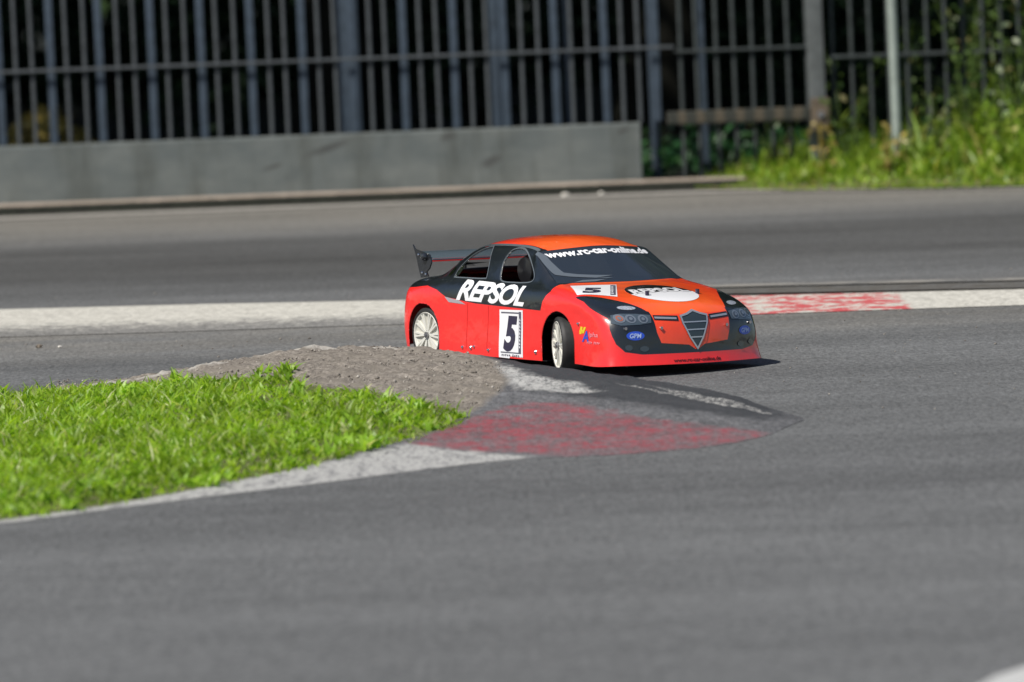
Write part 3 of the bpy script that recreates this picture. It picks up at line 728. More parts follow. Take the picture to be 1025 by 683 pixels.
#==================================================================== THE CAR
CX, CY, PHI, ROLLB = .112, 12.68, R(57), R(-1.5)
car = empty('model_race_car', (CX, CY, 0), -PHI)
tag(car, 'red, orange and black radio controlled touring race car with number 5 cornering on the track', 'model car')
RB = Matrix.Translation((0, 0, .05)) @ Matrix.Rotation(ROLLB, 4, 'X') @ Matrix.Translation((0, 0, -.05))
RBn = np.array(RB)
def body_tf(V): V = np.asarray(V); return V@RBn[:3, :3].T+RBn[:3, 3]

TOP = [ # per station: j0..j4
 [(-.405,0,.166),(-.403,.06,.166),(-.398,.11,.164),(-.386,.152,.160),(-.362,.180,.152)],
 [(-.380,0,.184),(-.378,.06,.184),(-.372,.115,.183),(-.362,.155,.179),(-.338,.187,.166)],
 [(-.300,0,.190),(-.300,.06,.190),(-.298,.122,.189),(-.288,.160,.186),(-.275,.192,.172)],
 [(-.262,0,.194),(-.262,.06,.194),(-.254,.140,.193),(-.240,.168,.189),(-.220,.190,.171)],
 [(-.190,0,.264),(-.190,.062,.262),(-.190,.132,.252),(-.165,.169,.190),(-.150,.187,.172)],
 [(-.080,0,.281),(-.080,.06,.279),(-.078,.137,.267),(-.055,.169,.190),(-.055,.184,.172)],
 [(.030,0,.285),(.030,.06,.283),(.030,.139,.270),(.030,.170,.189),(.030,.184,.171)],
 [(.098,0,.280),(.094,.06,.278),(.084,.140,.266),(.105,.171,.188),(.105,.185,.170)],
 [(.145,0,.265),(.141,.062,.261),(.114,.147,.254),(.165,.172,.187),(.170,.188,.170)],
 [(.266,0,.186),(.258,.07,.187),(.226,.163,.187),(.214,.178,.185),(.225,.190,.170)],
 [(.314,0,.180),(.306,.065,.180),(.288,.130,.180),(.276,.166,.182),(.272,.194,.172)],
 [(.402,0,.168),(.396,.062,.168),(.382,.124,.166),(.366,.162,.168),(.350,.197,.161)],
 [(.468,0,.154),(.463,.06,.154),(.450,.122,.149),(.436,.164,.146),(.418,.198,.141)],
 [(.504,0,.136),(.500,.055,.134),(.489,.115,.129),(.474,.162,.125),(.452,.192,.121)]]
n_i = len(TOP); n_j = 4; n_k = 4
def topv(i, j):
    x, y, z = TOP[i][abs(j)]; return (x, math.copysign(y, j) if j else 0, z)
side_y = {0: (.184,.189,.190,.188)}
def sidev(i, k, s):
    x, y, z = TOP[i][4]
    if k == 0: return (x, s*y, z)
    zz = [0, .134, .092, .050, .021][k]
    arch = max(0, 1-abs(x+.27)/.11, 1-abs(x-.27)/.11)
    yy = [0, .190, .190, .190, .190][k] + (.004*arch if k < 4 else .002*arch) - (.004 if (k < 3 and arch == 0 and -.2 < x < .2) else 0)
    if i == n_i-1:
        zz = [0, .100, .072, .044, .022][k]; x = [0, .462, .470, .474, .482][k]; yy = [0, .197, .200, .201, .206][k]
    elif i == n_i-2:
        zz = [0, .112, .080, .044, .018][k]; yy = [0, .199, .200, .201, .205][k]
        x = [0, .420, .422, .422, .424][k]
    elif i == 0:
        zz = [0, .122, .088, .052, .030][k]; x = [0, -.366, -.370, -.366, -.358][k]; yy = [0, .184, .186, .186, .184][k]
    elif i == 1: zz = [0, .130, .090, .050, .026][k]; x = -.34
    return (x, s*yy, zz)
def frontv(j, k):
    if abs(j) == 4: return sidev(n_i-1, k, 1 if j > 0 else -1)
    if k == 0: return topv(n_i-1, j)
    x0 = [.518, .515, .503, .489][abs(j)]; dx = [0, -.004, .0, .002, .008][k]; y = [0, .058, .118, .165][abs(j)]
    zz = [0, .104, .074, .044, .022][k]
    return (x0+dx, math.copysign(y, j) if j else 0, zz)
def rearv(j, k):
    if abs(j) == 4: return sidev(0, k, 1 if j > 0 else -1)
    if k == 0: return topv(0, j)
    x0 = [-.412, -.410, -.404, -.392][abs(j)]; y = [0, .06, .112, .154][abs(j)]
    return (x0+[0, 0, -.004, 0, .01][k], math.copysign(y, j) if j else 0, [0, .124, .09, .054, .032][k])
def build_shell():
    vid = {}; V = []; F = []; MI = []
    def vi(p):
        key = tuple(round(c, 5) for c in p)
        if key not in vid: vid[key] = len(V); V.append(p)
        return vid[key]
    for i in range(n_i-1):
        for j in range(-4, 4):
            F.append([vi(topv(i, j)), vi(topv(i+1, j)), vi(topv(i+1, j+1)), vi(topv(i, j+1))])
            MI.append(1 if (i == 8 and -2 <= j < 2) else 2 if (i == 3 and -2 <= j < 2) else 0)
        for s in (-1, 1):
            for k in range(n_k):
                q = [vi(sidev(i, k, s)), vi(sidev(i+1, k, s)), vi(sidev(i+1, k+1, s)), vi(sidev(i, k+1, s))]
                F.append(q if s > 0 else q[::-1]); MI.append(0)
                F[-1] = F[-1][::-1] if s > 0 else F[-1][::-1]
    for j in range(-4, 4):
        for k in range(n_k):
            F.append([vi(frontv(j, k)), vi(frontv(j, k+1)), vi(frontv(j+1, k+1)), vi(frontv(j+1, k))]); MI.append(0)
            F.append([vi(rearv(j+1, k)), vi(rearv(j+1, k+1)), vi(rearv(j, k+1)), vi(rearv(j, k))]); MI.append(0)
    o = mesh_obj('cage', V, F); me = o.data
    me.polygons.foreach_set('material_index', MI)
    for n in range(3): me.materials.append(None)
    bm = bmesh.new(); bm.from_mesh(me); bmesh.ops.recalc_face_normals(bm, faces=bm.faces)
    # crease the lower lip and windscreen surround a little
    cl = bm.edges.layers.float.new('crease_edge')
    def key(p): return tuple(round(c, 5) for c in p)
    cre = {}
    for j in range(-2, 2):
        cre[frozenset((key(topv(8, j)), key(topv(8, j+1))))] = .8; cre[frozenset((key(topv(9, j)), key(topv(9, j+1))))] = .8
    for s in (-2, 2): cre[frozenset((key(topv(8, s)), key(topv(9, s))))] = .8
    for i in range(3, 9):
        for s in (-3, 3): cre[frozenset((key(topv(i, s)), key(topv(i+1, s))))] = .45
    for e in bm.edges:
        q = frozenset(tuple(round(c, 5) for c in v.co) for v in e.verts)
        if q in cre: e[cl] = cre[q]
    cv = bm.verts.layers.float.new('crease_vert')
    cs = {key(topv(a, q)): .75 for a in (8, 9) for q in (-2, 2)}
    for v in bm.verts:
        q = tuple(round(c, 5) for c in v.co)
        if q in cs: v[cv] = cs[q]
    bm.to_mesh(me); bm.free()
    md = o.modifiers.new('s', 'SUBSURF'); md.levels = 5; md.render_levels = 5
    dg = bpy.context.evaluated_depsgraph_get(); ev = o.evaluated_get(dg); m2 = ev.to_mesh()
    nv = len(m2.vertices); VV = np.empty(nv*3, np.float32); m2.vertices.foreach_get('co', VV); VV = VV.reshape(-1, 3).astype(float)
    nf = len(m2.polygons); LL = np.empty(nf*4, np.int32); m2.loops.foreach_get('vertex_index', LL); FF = LL.reshape(-1, 4)
    mi = np.empty(nf, np.int32); m2.polygons.foreach_get('material_index', mi)
    ev.to_mesh_clear(); bpy.data.objects.remove(o)
    return VV, FF, mi
SV, SF, SM = build_shell()
BVH_FULL = BVHTree.FromPolygons(SV.tolist(), SF.tolist())

# openings -----------------------------------------------------------------
REAR_WIN = smooth_poly([(-.172,.193),(-.168,.214),(-.138,.241),(-.100,.2545),(-.078,.2535),(-.058,.228),(-.047,.196),(-.054,.1915),(-.11,.1905),(-.165,.1905)], 6)
FRONT_WIN = smooth_poly([(.020,.190),(.007,.212),(.006,.236),(.018,.2535),(.058,.2545),(.108,.231),(.140,.204),(.132,.190),(.07,.187)], 6)
def circle(cx, cz, r, n=48): return np.array([(cx+r*math.cos(2*math.pi*k/n), cz+r*math.sin(2*math.pi*k/n)) for k in range(n)])
def arch(cx, cz, r, flat=-.02):
    a = [(cx+r*math.cos(t), cz+r*math.sin(t)*1.06) for t in np.linspace(0, math.pi, 30)]
    return np.array(a+[(cx-r*.985, flat), (cx+r*.985, flat)])
ARCH_R = arch(-.272, .062, .064); ARCH_F = arch(.270, .062, .065)
V = SV.copy(); F = SF.copy()
kill = np.zeros(len(F), bool)
cen = V[F].mean(1)
for poly, cond in ((REAR_WIN, lambda P: (np.abs(P[:, 1]) > .09) & (P[:, 2] > .18)), (FRONT_WIN, lambda P: (np.abs(P[:, 1]) > .09) & (P[:, 2] > .18)),
                   (ARCH_R, lambda P: (np.abs(P[:, 1]) > .10) & (P[:, 2] < .15)), (ARCH_F, lambda P: (np.abs(P[:, 1]) > .10) & (P[:, 2] < .15))):
    idx = np.where(cond(V))[0]; P2 = V[idx][:, [0, 2]]; lo, hi = poly.min(0)-.01, poly.max(0)+.01
    near = ((P2 > lo) & (P2 < hi)).all(1); idx = idx[near]; P2 = P2[near]
    d = poly_sdf(P2, poly); e = 1e-4
    gx = (poly_sdf(P2+[e, 0], poly)-d)/e; gz = (poly_sdf(P2+[0, e], poly)-d)/e
    s = np.abs(d) < .0013
    V[idx[s], 0] -= d[s]*gx[s]; V[idx[s], 2] -= d[s]*gz[s]
    ci = np.where(cond(cen))[0]; c2 = V[F[ci]].mean(1)[:, [0, 2]]; nb = ((c2 > lo) & (c2 < hi)).all(1); ci = ci[nb]
    kill[ci[poly_sdf(c2[nb], poly) < 0]] = True

def compact(V, F):
    u, inv = np.unique(F.ravel(), return_inverse=True); return V[u], inv.reshape(F.shape), u
def shell_part(name, mask, mat, thick):
    v, f, u = compact(V, F[mask]); o = np_mesh(name, body_tf(v), f, mat, car, smooth=True)
    if thick:
        s = o.modifiers.new('thickness', 'SOLIDIFY'); s.thickness = thick; s.offset = -1
    return o, v
body, bv = shell_part('body_shell', (SM == 0) & ~kill, M['paint'], .0016)
ws, _ = shell_part('windshield', (SM == 1), M['windshield'], .001)
rw, _ = shell_part('rear_window', (SM == 2), M['rear_glass'], .0)
# livery masks ---------------------------------------------------------------
LV = dict(
 SIDE_BLACK = [(-.45,.158),(-.317,.163),(-.26,.1685),(-.219,.161),(-.182,.146),(-.105,.1385),(-.064,.1355),(.077,.132),(.203,.130),(.210,.150),(.222,.163),(.236,.172),(.236,.32),(-.45,.32)],
 SWOOSH = [(.330,.187),(.368,.192),(.396,.21),(.46,.21),(.54,.21),(.54,.09),(.492,.098),(.475,.104),(.429,.124),(.400,.140),(.377,.153),(.352,.170)],
 FRONT_BLACK = [(.099,.135),(.094,.090),(.086,.068),(.020,.062),(.004,.052),(-.004,.052),(-.020,.062),(-.086,.068),(-.094,.090),(-.099,.135),(-.183,.135),(-.1885,.10),(-.187,.085),(-.182,.068),(-.166,.051),(-.13,.045),(.13,.045),(.166,.051),(.182,.068),(.187,.085),(.1885,.10),(.183,.135)],
)
x, y, z = bv.T; ay = np.abs(y)
d_side = poly_sdf(np.column_stack([x, z]), LV['SIDE_BLACK'])
roof = np.maximum.reduce([ay-.119, x-.165, -.125-x, .235-z])
d_side = np.where(d_side < 0, np.maximum(d_side, -roof), d_side)
d_sw = poly_sdf(np.column_stack([x, ay]), LV['SWOOSH']); d_sw = np.maximum(d_sw, np.interp(x, [.32,.335,.368,.396,.431,.449,.47], [.175,.162,.1545,.143,.131,.124,.112])-z)
d_fr = poly_sdf(np.column_stack([y, z]), LV['FRONT_BLACK']); d_fr = np.maximum(np.where(x > .40, d_fr, 1), np.interp(z, [.05,.13], [.470,.447])-x)
# rear face lower grille left plain; inner door seams
add_attr(body, 'blk', np.minimum(np.minimum(d_side, d_sw), d_fr))
hood = np.maximum.reduce([ay-np.interp(x, [.2, .27, .33, .352, .377, .43, .475, .53], [.178, .172, .176, .170, .153, .124, .104, .098]), .19-x, .052-z])
add_attr(body, 'org', np.minimum(roof, hood))
add_attr(body, 'pan', np.maximum.reduce([ay-.097, .44-x, z-.128, .05-z]))
add_attr(body, 'fade', np.clip(np.where(x < .2, (-x+.02)/.12+ (ay-.06)/.08, (ay-.06)/.12), 0, 1))

# decal projection ------------------------------------------------------------
def side_hit(u, v):
    h = BVH_FULL.ray_cast(Vector((u, -1, v)), Vector((0, 1, 0))); return h[0], h[1]
def front_hit(u, v):
    h = BVH_FULL.ray_cast(Vector((2, u, v)), Vector((-1, 0, 0))); return h[0], h[1]
def top_hit(u, v):
    h = BVH_FULL.ray_cast(Vector((v, u, 1)), Vector((0, 0, -1))); return h[0], h[1]   # u=y, v=x
def project(name, bm, hit, mat, parent, off=.0006, maxlen=.007, xf=None):
    bmesh.ops.triangulate(bm, faces=bm.faces)
    if xf:
        for v in bm.verts: a, b = xf(v.co.x, v.co.y); v.co = Vector((a, b, 0))
    for _ in range(6):
        es = [e for e in bm.edges if e.calc_length() > maxlen]
        if not es: break
        bmesh.ops.subdivide_edges(bm, edges=es, cuts=1); bmesh.ops.triangulate(bm, faces=bm.faces)
    dead = []
    for v in bm.verts:
        p, n = hit(v.co.x, v.co.y)
        if p is None: dead.append(v); continue
        if n.dot((Vector((0, -1, 0)) if hit is side_hit else Vector((1, 0, 0)) if hit is front_hit else Vector((0, 0, 1)))) < 0: n = -n
        v.co = RB @ (p+n*off)
    if dead: bmesh.ops.delete(bm, geom=dead, context='VERTS')
    me = bpy.data.meshes.new(name); bm.to_mesh(me); bm.free(); me.materials.append(mat)
    me.polygons.foreach_set('use_smooth', [True]*len(me.polygons))
    o = bpy.data.objects.new(name, me); col.objects.link(o); o.parent = parent; return o
def bm_polys(polys):
    bm = bmesh.new()
    for p in polys:
        vs = [bm.verts.new((q[0], q[1], 0)) for q in p]
        if len(p) > 4:
            c = bm.verts.new((sum(q[0] for q in p)/len(p), sum(q[1] for q in p)/len(p), 0))
            for i in range(len(p)): bm.faces.new((vs[i], vs[(i+1) % len(p)], c))
        else: bm.faces.new(vs)
    return bm
def bm_text(s, bold=.0, shear=0, spacing=1):
    cu = bpy.data.curves.new('t', 'FONT'); cu.body = s; cu.size = 1; cu.offset = bold; cu.shear = shear; cu.space_character = spacing
    cu.resolution_u = 4
    o = bpy.data.objects.new('t', cu); col.objects.link(o)
    dg = bpy.context.evaluated_depsgraph_get(); dg.update(); me = bpy.data.meshes.new_from_object(o.evaluated_get(dg))
    bm = bmesh.new(); bm.from_mesh(me); bpy.data.meshes.remove(me); bpy.data.objects.remove(o)
    bmesh.ops.remove_doubles(bm, verts=bm.verts, dist=1e-4)
    xs = [v.co.x for v in bm.verts]; ys = [v.co.y for v in bm.verts]; x0, x1, y0, y1 = min(xs), max(xs), min(ys), max(ys)
    for v in bm.verts: v.co.x = (v.co.x-x0)/(x1-x0); v.co.y = (v.co.y-y0)/(y1-y0)
    return bm
def bm_blocks(n, gap=-1):
    """row of small print too fine to read: broken upright marks"""
    rr = random.Random(n); P = []
    for i in range(n):
        if i == gap: continue
        a = i/n; w_ = .62/n; h0 = rr.uniform(0, .15); h1 = rr.uniform(.75, 1)
        P.append([(a, h0), (a+w_*.4, h0), (a+w_*.4, h1), (a, h1)]); P.append([(a+w_*.4, h1-.25), (a+w_, h1-.25), (a+w_, h1), (a+w_*.4, h1)])
        P.append([(a+w_*.4, .38), (a+w_, .38), (a+w_, .55), (a+w_*.4, .55)])
    return bm_polys(P)
def quad_map(p00, p10, p11, p01):
    """unit square -> quad (bottom-left, bottom-right, top-right, top-left)"""
    P = [np.array(p) for p in (p00, p10, p11, p01)]
    def f(u, v): q = P[0]*(1-u)*(1-v)+P[1]*u*(1-v)+P[2]*u*v+P[3]*(1-u)*v; return float(q[0]), float(q[1])
    return f
def disc(cx, cy, rx, ry, n=28, rot=0):
    return [(cx+rx*math.cos(2*math.pi*k/n)*math.cos(rot)-ry*math.sin(2*math.pi*k/n)*math.sin(rot), cy+rx*math.cos(2*math.pi*k/n)*math.sin(rot)+ry*math.sin(2*math.pi*k/n)*math.cos(rot)) for k in range(n)]

#DECALS_BEGIN
# side lettering
project('side_lettering', bm_text('REPSOL', .035, .30, .92), side_hit, M['white_vinyl'], body, .0008, xf=quad_map((-.142,.1405), (.132,.1355), (.141,.180), (-.133,.187)))
# side number plate
sp = project('number_plate', bm_polys([[(.034,.022),(.130,.020),(.128,.128),(.033,.126)]]), side_hit, M['white_vinyl'], body, .0007)
project('number', bm_text('5', .05, .22), side_hit, M['navy_vinyl'], sp, .0013, xf=quad_map((.052,.036), (.106,.036), (.106,.114), (.052,.114)))
project('plate_border', bm_polys([[(.040,.1215),(.112,.1225),(.112,.1195),(.040,.1185)], [(.113,.0335),(.123,.0335),(.122,.124),(.112,.124)], [(.042,.0325),(.123,.0325),(.123,.035),(.042,.035)]]), side_hit, M['grey_vinyl'], sp, .0011)
project('plate_writing', bm_blocks(9), side_hit, M['white_vinyl'], sp, .0016, xf=quad_map((.1205,.045), (.1200,.112), (.1145,.112), (.1150,.045)))
project('plate_footer', bm_blocks(10, 5), side_hit, M['grey_vinyl'], sp, .0013, xf=quad_map((.046,.0245), (.118,.0245), (.118,.0305), (.046,.0305)))
project('trim_strip', bm_polys([[(-.186,.147),(-.170,.135),(-.104,.132),(-.125,.139)]]), side_hit, M['silver_strip'], body, .0007)
project('door_seam', bm_polys([[(-.1005,.034),(-.0985,.034),(-.0960,.136),(-.098,.136)]]), side_hit, M['seam'], body, .0004)
project('door_seam', bm_polys([[(-.0165,.034),(-.0145,.034),(-.0115,.133),(-.0135,.133)]]), side_hit, M['seam'], body, .0004)
for (px, pz, r) in ((-.113,.038,.0035), (-.079,.038,.0045), (-.066,.041,.003), (-.008,.036,.0035), (.182,.040,.0045), (.353,.108,.0032)):
    p, n = side_hit(px, pz); b = MB(); b.lathe_y([(0, -.0045), (r*.6, -.004), (r, -.002), (r, .001)], 14)
    o = b.build('screw', M['screw'], body, True); o.location = RB@p
# fender sponsor mark
project('fender_logo', bm_polys([[(.357,.086),(.366,.086),(.372,.102),(.362,.102)], [(.368,.088),(.376,.088),(.386,.102),(.377,.102)], [(.357,.090),(.375,.092),(.376,.096),(.358,.095)]]), side_hit, M['yellow_vinyl'], body, .0007)
project('fender_logo', bm_text('A', .03, .2), side_hit, M['blue_vinyl'], body, .0009, xf=quad_map((.368,.070), (.398,.070), (.398,.094), (.368,.094)))
project('fender_lettering', bm_text('lpha', .01, .1), side_hit, M['pink_text'], body, .0009, xf=quad_map((.398,.079), (.436,.079), (.436,.092), (.398,.092)))
project('fender_lettering', bm_blocks(9, 4), side_hit, M['pink_text'], body, .0009, xf=quad_map((.390,.066), (.445,.066), (.445,.073), (.390,.073)))
# windshield banner
def ban(u, v):
    yy = -.133+u*.266; a = abs(yy)/.133
    return yy, .150-a*a*.025+(1-v)*.021
project('windshield_banner', bm_text('www.rc-car-online.de', .045, 0, 1.03), top_hit, M['white_vinyl'], ws, .0009, xf=ban)
# hood plate (u=y, v=x)
hp = project('hood_plate', bm_polys([[(-.150,.258),(-.050,.288),(-.118,.392),(-.180,.330)]]), top_hit, M['white_vinyl'], body, .0008)
project('number', bm_text('5', .05, .0), top_hit, M['navy_vinyl'], hp, .0013, xf=quad_map((-.168,.332), (-.135,.352), (-.100,.308), (-.136,.290)))
project('plate_border', bm_polys([[(-.067,.290),(-.056,.294),(-.114,.380),(-.124,.374)]]), top_hit, M['grey_vinyl'], hp, .0012)
project('plate_writing', bm_blocks(6), top_hit, M['white_vinyl'], hp, .0016, xf=quad_map((-.120,.368), (-.073,.299), (-.067,.301), (-.113,.371)))
hl = project('hood_emblem', bm_polys([disc(0.0, .388, .080, .080, 48)]), top_hit, M['white_vinyl'], body, .0007)
project('emblem_upper', bm_polys([[(a, b) for a, b in disc(0.0, .388, .080, .080, 96) if b < .393]]), top_hit, M['carbon'], hl, .0009)
project('hood_lettering', bm_text('REPSOL', .05, .15, 1.05), top_hit, M['white_vinyl'], hl, .0014, xf=quad_map((-.074,.394), (.074,.394), (.068,.350), (-.068,.350)))
# grille
SH = [(-.036,.124),(-.018,.128),(0,.135),(.018,.128),(.036,.124),(.033,.108),(.018,.076),(0,.050),(-.018,.076),(-.033,.108)]
gr = project('grille', bm_polys([SH]), front_hit, M['grille_dark'], body, .0013)
def ring(poly, k, cx=0, cy=.1):
    out = []; n = len(poly)
    inn = [(cx+(a-cx)*k, cy+(b-cy)*k) for a, b in poly]
    for i in range(n): out.append([poly[i], poly[(i+1) % n], inn[(i+1) % n], inn[i]])
    return out
project('grille_frame', bm_polys(ring(SH, .87)), front_hit, M['chrome'], gr, .0026)
for zc, hw in ((.1095,.030), (.0935,.0235), (.0775,.016)):
    project('grille_slat', bm_polys([[(-hw,zc-.0013),(hw,zc-.0013),(hw+.001,zc+.0013),(-hw-.001,zc+.0013)]]), front_hit, M['chrome'], gr, .0021)
for s in (-1, 1):
    project('side_bar', bm_polys([[(s*.040,.113),(s*.096,.117),(s*.096,.127),(s*.040,.124)]]), front_hit, M['black_plastic'], body, .0009)
    project('side_bar_trim', bm_polys([[(s*.044,.1165),(s*.094,.1195),(s*.094,.1235),(s*.044,.1205)]]), front_hit, M['chrome'], body, .0014)
    hd = project('headlight', bm_polys([[(s*a, b) for a, b in ((.101,.127),(.130,.130),(.160,.131),(.178,.128),(.184,.112),(.168,.107),(.130,.108),(.104,.111))]]), front_hit, M['lamp_housing'], body, .0012)
    for q, (yy, zz) in enumerate(((.120,.119), (.145,.120), (.166,.121))):
        project('lamp', bm_polys([disc(s*yy, zz, .0105, .0085)]), front_hit, M['lamp_disc'], hd, .0018)
        project('lamp_ring', bm_polys([disc(s*yy, zz, .0065, .0055)]), front_hit, M['orange_lamp'] if q == 2 and s < 0 else M['lamp_ring'], hd, .0024)
        project('lamp', bm_polys([disc(s*yy, zz, .0035, .003)]), front_hit, M['lamp_disc'], hd, .0030)
    ov = project('oval_badge', bm_polys([disc(s*.142, .085, .019, .0095)]), front_hit, M['blue_vinyl'], body, .001)
    project('badge_lettering', bm_text('GPM', .02, .2), front_hit, M['pale_blue'], ov, .0018, xf=quad_map((s*.142-.0125,.080), (s*.142+.0125,.080), (s*.142+.0125,.090), (s*.142-.0125,.090)))
    fl = project('fog_lamp', bm_polys([disc(s*.125, .057, .010, .006)]), front_hit, M['fog'], body, .0012)
    project('fog_lamp', bm_polys([disc(s*.158, .060, .008, .006)]), front_hit, M['fog'], body, .0012)
    project('small_badge', bm_polys([disc(s*.137, .452, .020, .0075, 24, s*-.55)]), top_hit, M['badge_grey'], body, .001)
    for (py, pz) in ((s*.162, .101), (s*.085, .100)):
        p, n = front_hit(py, pz); b = MB(); b.tube([(0, 0, 0), (.005, 0, 0)], .0035, 12); o = b.build('screw', M['screw'], body, True); o.location = RB@p
project('bumper_lettering', bm_text('www.rc-car-online.de', .03), front_hit, M['dark_red'], body, .0008, xf=quad_map((-.062,.026), (.060,.026), (.060,.034), (-.062,.034)))
for (py, px) in ((-.053, .410), (.079, .409)):
    p, n = top_hit(py, px); b = MB(); b.tube([(0, 0, -.002), (0, 0, .010)], .0045, 12); o = b.build('body_pin', M['navy_vinyl'], body, True); o.location = RB@p
#DECALS_END
def ribbon(pts, w):
    p = [np.array(q, float) for q in pts]; nn = []
    for i in range(len(p)):
        d = p[min(i+1, len(p)-1)]-p[max(i-1, 0)]; d /= np.linalg.norm(d); nn.append(np.array([-d[1], d[0]])*w/2)
    return [[tuple(p[i]-nn[i]), tuple(p[i+1]-nn[i+1]), tuple(p[i+1]+nn[i+1]), tuple(p[i]+nn[i])] for i in range(len(p)-1)]
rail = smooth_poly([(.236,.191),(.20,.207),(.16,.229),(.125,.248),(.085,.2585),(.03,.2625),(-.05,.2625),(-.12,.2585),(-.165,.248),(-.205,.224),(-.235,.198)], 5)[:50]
project('roof_edge_sheen', bm_polys(ribbon(rail, .0042)), side_hit, M['sheen_grey'], body, .0010)  # pale ribbon painting the sky's reflection along pillar and roof edge
for wpoly in (REAR_WIN, FRONT_WIN):
    c_ = wpoly.mean(0); wp = [tuple(c_+(q-c_)*1.045) for q in wpoly]; project('window_edge_sheen', bm_polys(ribbon(wp+[wp[0]], .0026)), side_hit, M['sheen_grey'], body, .0009)  # sky reflection painted as a pale band round each side window
# two bright ovals on the C pillar
for (px, pz, rx, rz) in ((-.163,.203,.007,.012), (-.196,.200,.007,.011)):
    p, n = side_hit(px, pz)
    project('pillar_oval', bm_polys([disc(px, pz, rx, rz, 24, -.5)]), side_hit, M['screw'], body, .0012)

# wheels ----------------------------------------------------------------------
def make_wheel():
    """axis y, outer face at y=0 towards -y; centre origin"""
    b = MB(); w_ = .052
    b.lathe_y([(.0505, .004), (.0515, .0015), (.0505, .0), (.0485, .001), (.0470, .005), (.044, .0075), (.030, .0095), (.014, .0075), (.011, .004), (.0, .004)], 72)
    b.lathe_y([(.0505, .004), (.0505, w_-.004), (.047, w_), (.0, w_-.01)], 48)
    for k in range(10):
        a = 2*math.pi*k/10
        for da in (-.085, .085):
            ca, sa = math.cos(a+da*.6), math.sin(a+da*.6); cb, sb = math.cos(a+da), math.sin(a+da)
            n_ = Vector((-sa, 0, ca))*.0017
            p0 = Vector((ca*.010, .003, sa*.010)); p1 = Vector((cb*.0485, .0015, sb*.0485))
            b.add([p0-n_, p0+n_, p1+n_*1.3, p1-n_*1.3, p0-n_+Vector((0, .008, 0)), p0+n_+Vector((0, .008, 0)), p1+n_*1.3+Vector((0, .008, 0)), p1-n_*1.3+Vector((0, .008, 0))],
                  [(0, 1, 2, 3), (0, 4, 5, 1), (1, 5, 6, 2), (2, 6, 7, 3), (3, 7, 4, 0)])
    o = b.build('wheel', M['rim'], None, True)
    b = MB(); b.lathe_y([(.0465, .0064), (.044, .0070), (.030, .0090), (.016, .0072)], 72)
    b.build('rim_panel', M['rim_cream'], o, True).location = (0, -.0008, 0)
    t = MB(); t.lathe_y([(.0500, .003), (.0535, -.0005), (.0585, .0005), (.0612, .004), (.0620, .009), (.0620, w_-.009), (.0612, w_-.004), (.0585, w_-.0005), (.0535, w_), (.0500, w_-.004)], 96, close=True)
    t.build('tyre', M['tyre'], o, True)
    b = MB(); b.tube([(0, .004, 0), (0, -.001, 0)], .0075, 6); b.tube([(0, -.001, 0), (0, -.004, 0)], .003, 8); b.build('hub_nut', M['nut'], o)
    return o
wh = make_wheel()
spots = [(-.270, -.186, 0, 0), (.255, -.184, R(-21), 0), (-.270, .186, 0, 1), (.262, .170, R(-17), 1)]
for i, (x_, y_, st, flip) in enumerate(spots):
    o = wh if i == 0 else copy_tree(wh)
    o.parent = car; o.location = (x_, y_, .0625)
    o.rotation_euler = (0, 0, (math.pi if flip else 0)+st)

# chassis and interior ----------------------------------------------------------
b = MB(); b.box(-.33, .43, -.075, .075, .026, .030, .001); b.box(-.20, .19, -.168, .168, .0225, .0255, .001)
b.build('chassis', M['black_plastic'], car)
b = MB(); b.box(.0, .085, -.12, -.04, .03, .155, .012); b.tube([(.04, -.085, .15), (.038, -.085, .185)], .026, 20)
for k in range(5): b.box(-.005, .09, -.125, -.035, .07+k*.015, .073+k*.015)
b.build('engine', M['black_plastic'], car, True)
b = MB(); b.lathe_y([(0, -.035), (.028, -.032), (.037, -.012), (.037, .02), (.028, .034), (0, .037)], 32)
o = b.build('air_filter', M['black_plastic'], car, True); o.location = (.035, -.085, .212)
b = MB(); b.tube([(.0, -.05, .06), (-.05, -.07, .09), (-.15, -.06, .10), (-.22, 0, .09)], [.015, .03, .032, .02], 16); b.build('exhaust_can', M['nut'], car, True)
b = MB(); b.box(-.15, .0, .02, .13, .03, .10, .01); b.build('fuel_tank', M['black_plastic'], car)
b = MB(); b.box(-.31, -.23, -.12, .12, .05, .085, .006); b.box(.23, .31, -.11, .11, .05, .085, .006); b.tube([(-.27, -.15, .062), (-.27, .15, .062)], .006, 8); b.tube([(.266, -.14, .062), (.266, .14, .062)], .006, 8)
b.build('axle_case', M['black_plastic'], car)
b = MB(); b.tube([(.44, -.13, .03), (.44, .13, .03)], .012, 10); b.tube([(.20, -.06, .03), (.44, -.06, .03)], .008, 8); b.tube([(.20, .06, .03), (.44, .06, .03)], .008, 8)
b.build('front_bumper_bar', M['black_plastic'], car, True)

# rear wing -----------------------------------------------------------------------
def airfoil(x0, zc, chord, th, pitch, n=14):
    pts = []
    for k in range(n+1):
        t = k/n; pts.append((t, th*(math.sqrt(t)*1.4-t*1.4)*1.6))
    up = [(x0+chord*(t-.5)*math.cos(pitch)-h_*math.sin(pitch), zc+chord*(t-.5)*math.sin(pitch)+h_) for t, h_ in pts]
    lo = [(x0+chord*(t-.5)*math.cos(pitch), zc+chord*(t-.5)*math.sin(pitch)-h_*.3) for t, h_ in pts]
    return up, lo
wing = None
def wing_part(name, prof, y0, y1, mat, parent):
    n = len(prof); V = [(a, y0, c) for a, c in prof]+[(a, y1, c) for a, c in prof]
    F = [(i, (i+1) % n, n+(i+1) % n, n+i) for i in range(n)]+[tuple(range(n))[::-1], tuple(range(n, 2*n))]
    return mesh_obj(name, body_tf(V), F, mat, parent)
up, lo = airfoil(-.325, .232, .070, .0065, R(-11))
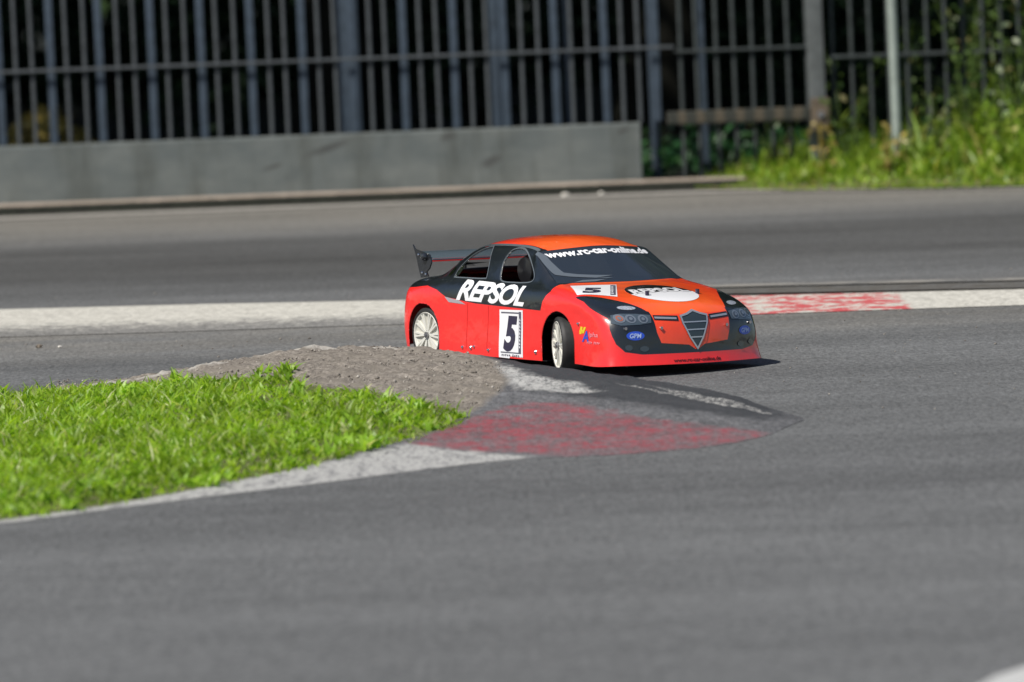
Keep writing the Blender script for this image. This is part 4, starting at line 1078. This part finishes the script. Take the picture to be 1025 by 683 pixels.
up = [(a, c) for a, c in up]; 
wing = wing_part('rear_wing', up+up[::-1][:1]+[(a, c-.0025) for a, c in up[::-1]], -.152, .152, M['wing_top'], car)
wing_part('wing_underside', [(a, c-.0028) for a, c in up]+[(a, c-.0055) for a, c in up[::-1]], -.151, .151, M['red_wing'], wing)
wing_part('wing_lip', [(-.2965,.2265),(-.2935,.2265),(-.2935,.2195),(-.2965,.2195)], -.151, .151, M['red_wing'], wing)
EP = [(-.368,.256),(-.358,.246),(-.325,.240),(-.298,.235),(-.291,.218),(-.300,.204),(-.312,.196),(-.304,.186),(-.336,.182),(-.345,.203),(-.354,.228)]
for s in (-1, 1):
    ep = wing_part('end_plate', EP, s*.153, s*.156, M['carbon'], wing)
    b = MB(); b.lathe_y([(0, -.010), (.006, -.009), (.0095, -.004), (.0095, .0)], 18); q = b.build('end_plate_boss', M['carbon'], wing, True)
    q.location = RB@Vector((-.316, s*.157, .230)); 
    if s > 0: q.rotation_euler = (0, 0, math.pi)
    for (px, pz) in ((-.342, .234), (-.328, .194), (-.313, .191)):
        b = MB(); b.lathe_y([(0, -.003), (.0025, -.002), (.003, 0)], 10); q = b.build('screw', M['screw'], wing, True); q.location = RB@Vector((px, s*.157, pz))
        if s > 0: q.rotation_euler = (0, 0, math.pi)
for s in (-1, 1):
    b = MB(); b.box(-.335, -.315, s*.045-.002, s*.045+.002, .175, .229); b.build('wing_support', M['carbon'], wing)

#==================================================================== CAMERA, LIGHT
cam = bpy.data.cameras.new('camera'); co = bpy.data.objects.new('camera', cam); col.objects.link(co)
sc.camera = co
PIT, ROLL = R(4.27), R(2.17)
co.location = (0, 0, .998)
co.rotation_euler = (Matrix.Rotation(math.pi/2-PIT, 3, 'X') @ Matrix.Rotation(-ROLL, 3, 'Z')).to_euler()
cam.sensor_width = 36; cam.sensor_fit = 'HORIZONTAL'; cam.lens = 36*5760/1025; cam.clip_start = .1; cam.clip_end = 2000
cam.dof.use_dof = True; cam.dof.focus_distance = 12.45; cam.dof.aperture_fstop = 5.0

SUN_EL = R(52); az = Vector((-.72, -.69, 0)).normalized()       # towards the sun
sd = Vector((az.x*math.cos(SUN_EL), az.y*math.cos(SUN_EL), math.sin(SUN_EL)))
sl = bpy.data.lights.new('sun', 'SUN'); so = bpy.data.objects.new('sun', sl); col.objects.link(so)
sl.energy = 4.7; sl.angle = R(.53); sl.color = (1, .955, .88)
so.rotation_euler = sd.to_track_quat('Z', 'Y').to_euler(); so.location = (-5, -2, 12)
wd = bpy.data.worlds.new('World'); sc.world = wd; wd.use_nodes = True; nt = wd.node_tree
sk = nt.nodes.new('ShaderNodeTexSky'); sk.sky_type = 'NISHITA'; sk.sun_disc = False; sk.sun_elevation = SUN_EL
sk.sun_rotation = math.atan2(az.x, az.y)
nt.links.new(sk.outputs[0], nt.nodes['Background'].inputs['Color']); nt.nodes['Background'].inputs['Strength'].default_value = .075
vs = sc.view_settings; vs.view_transform = 'Standard'; vs.look = 'None'; vs.exposure = .2; vs.gamma = 1
try: vs.use_curve_mapping = False
except Exception: pass
try: sc.cycles.use_denoising = True
except Exception: pass
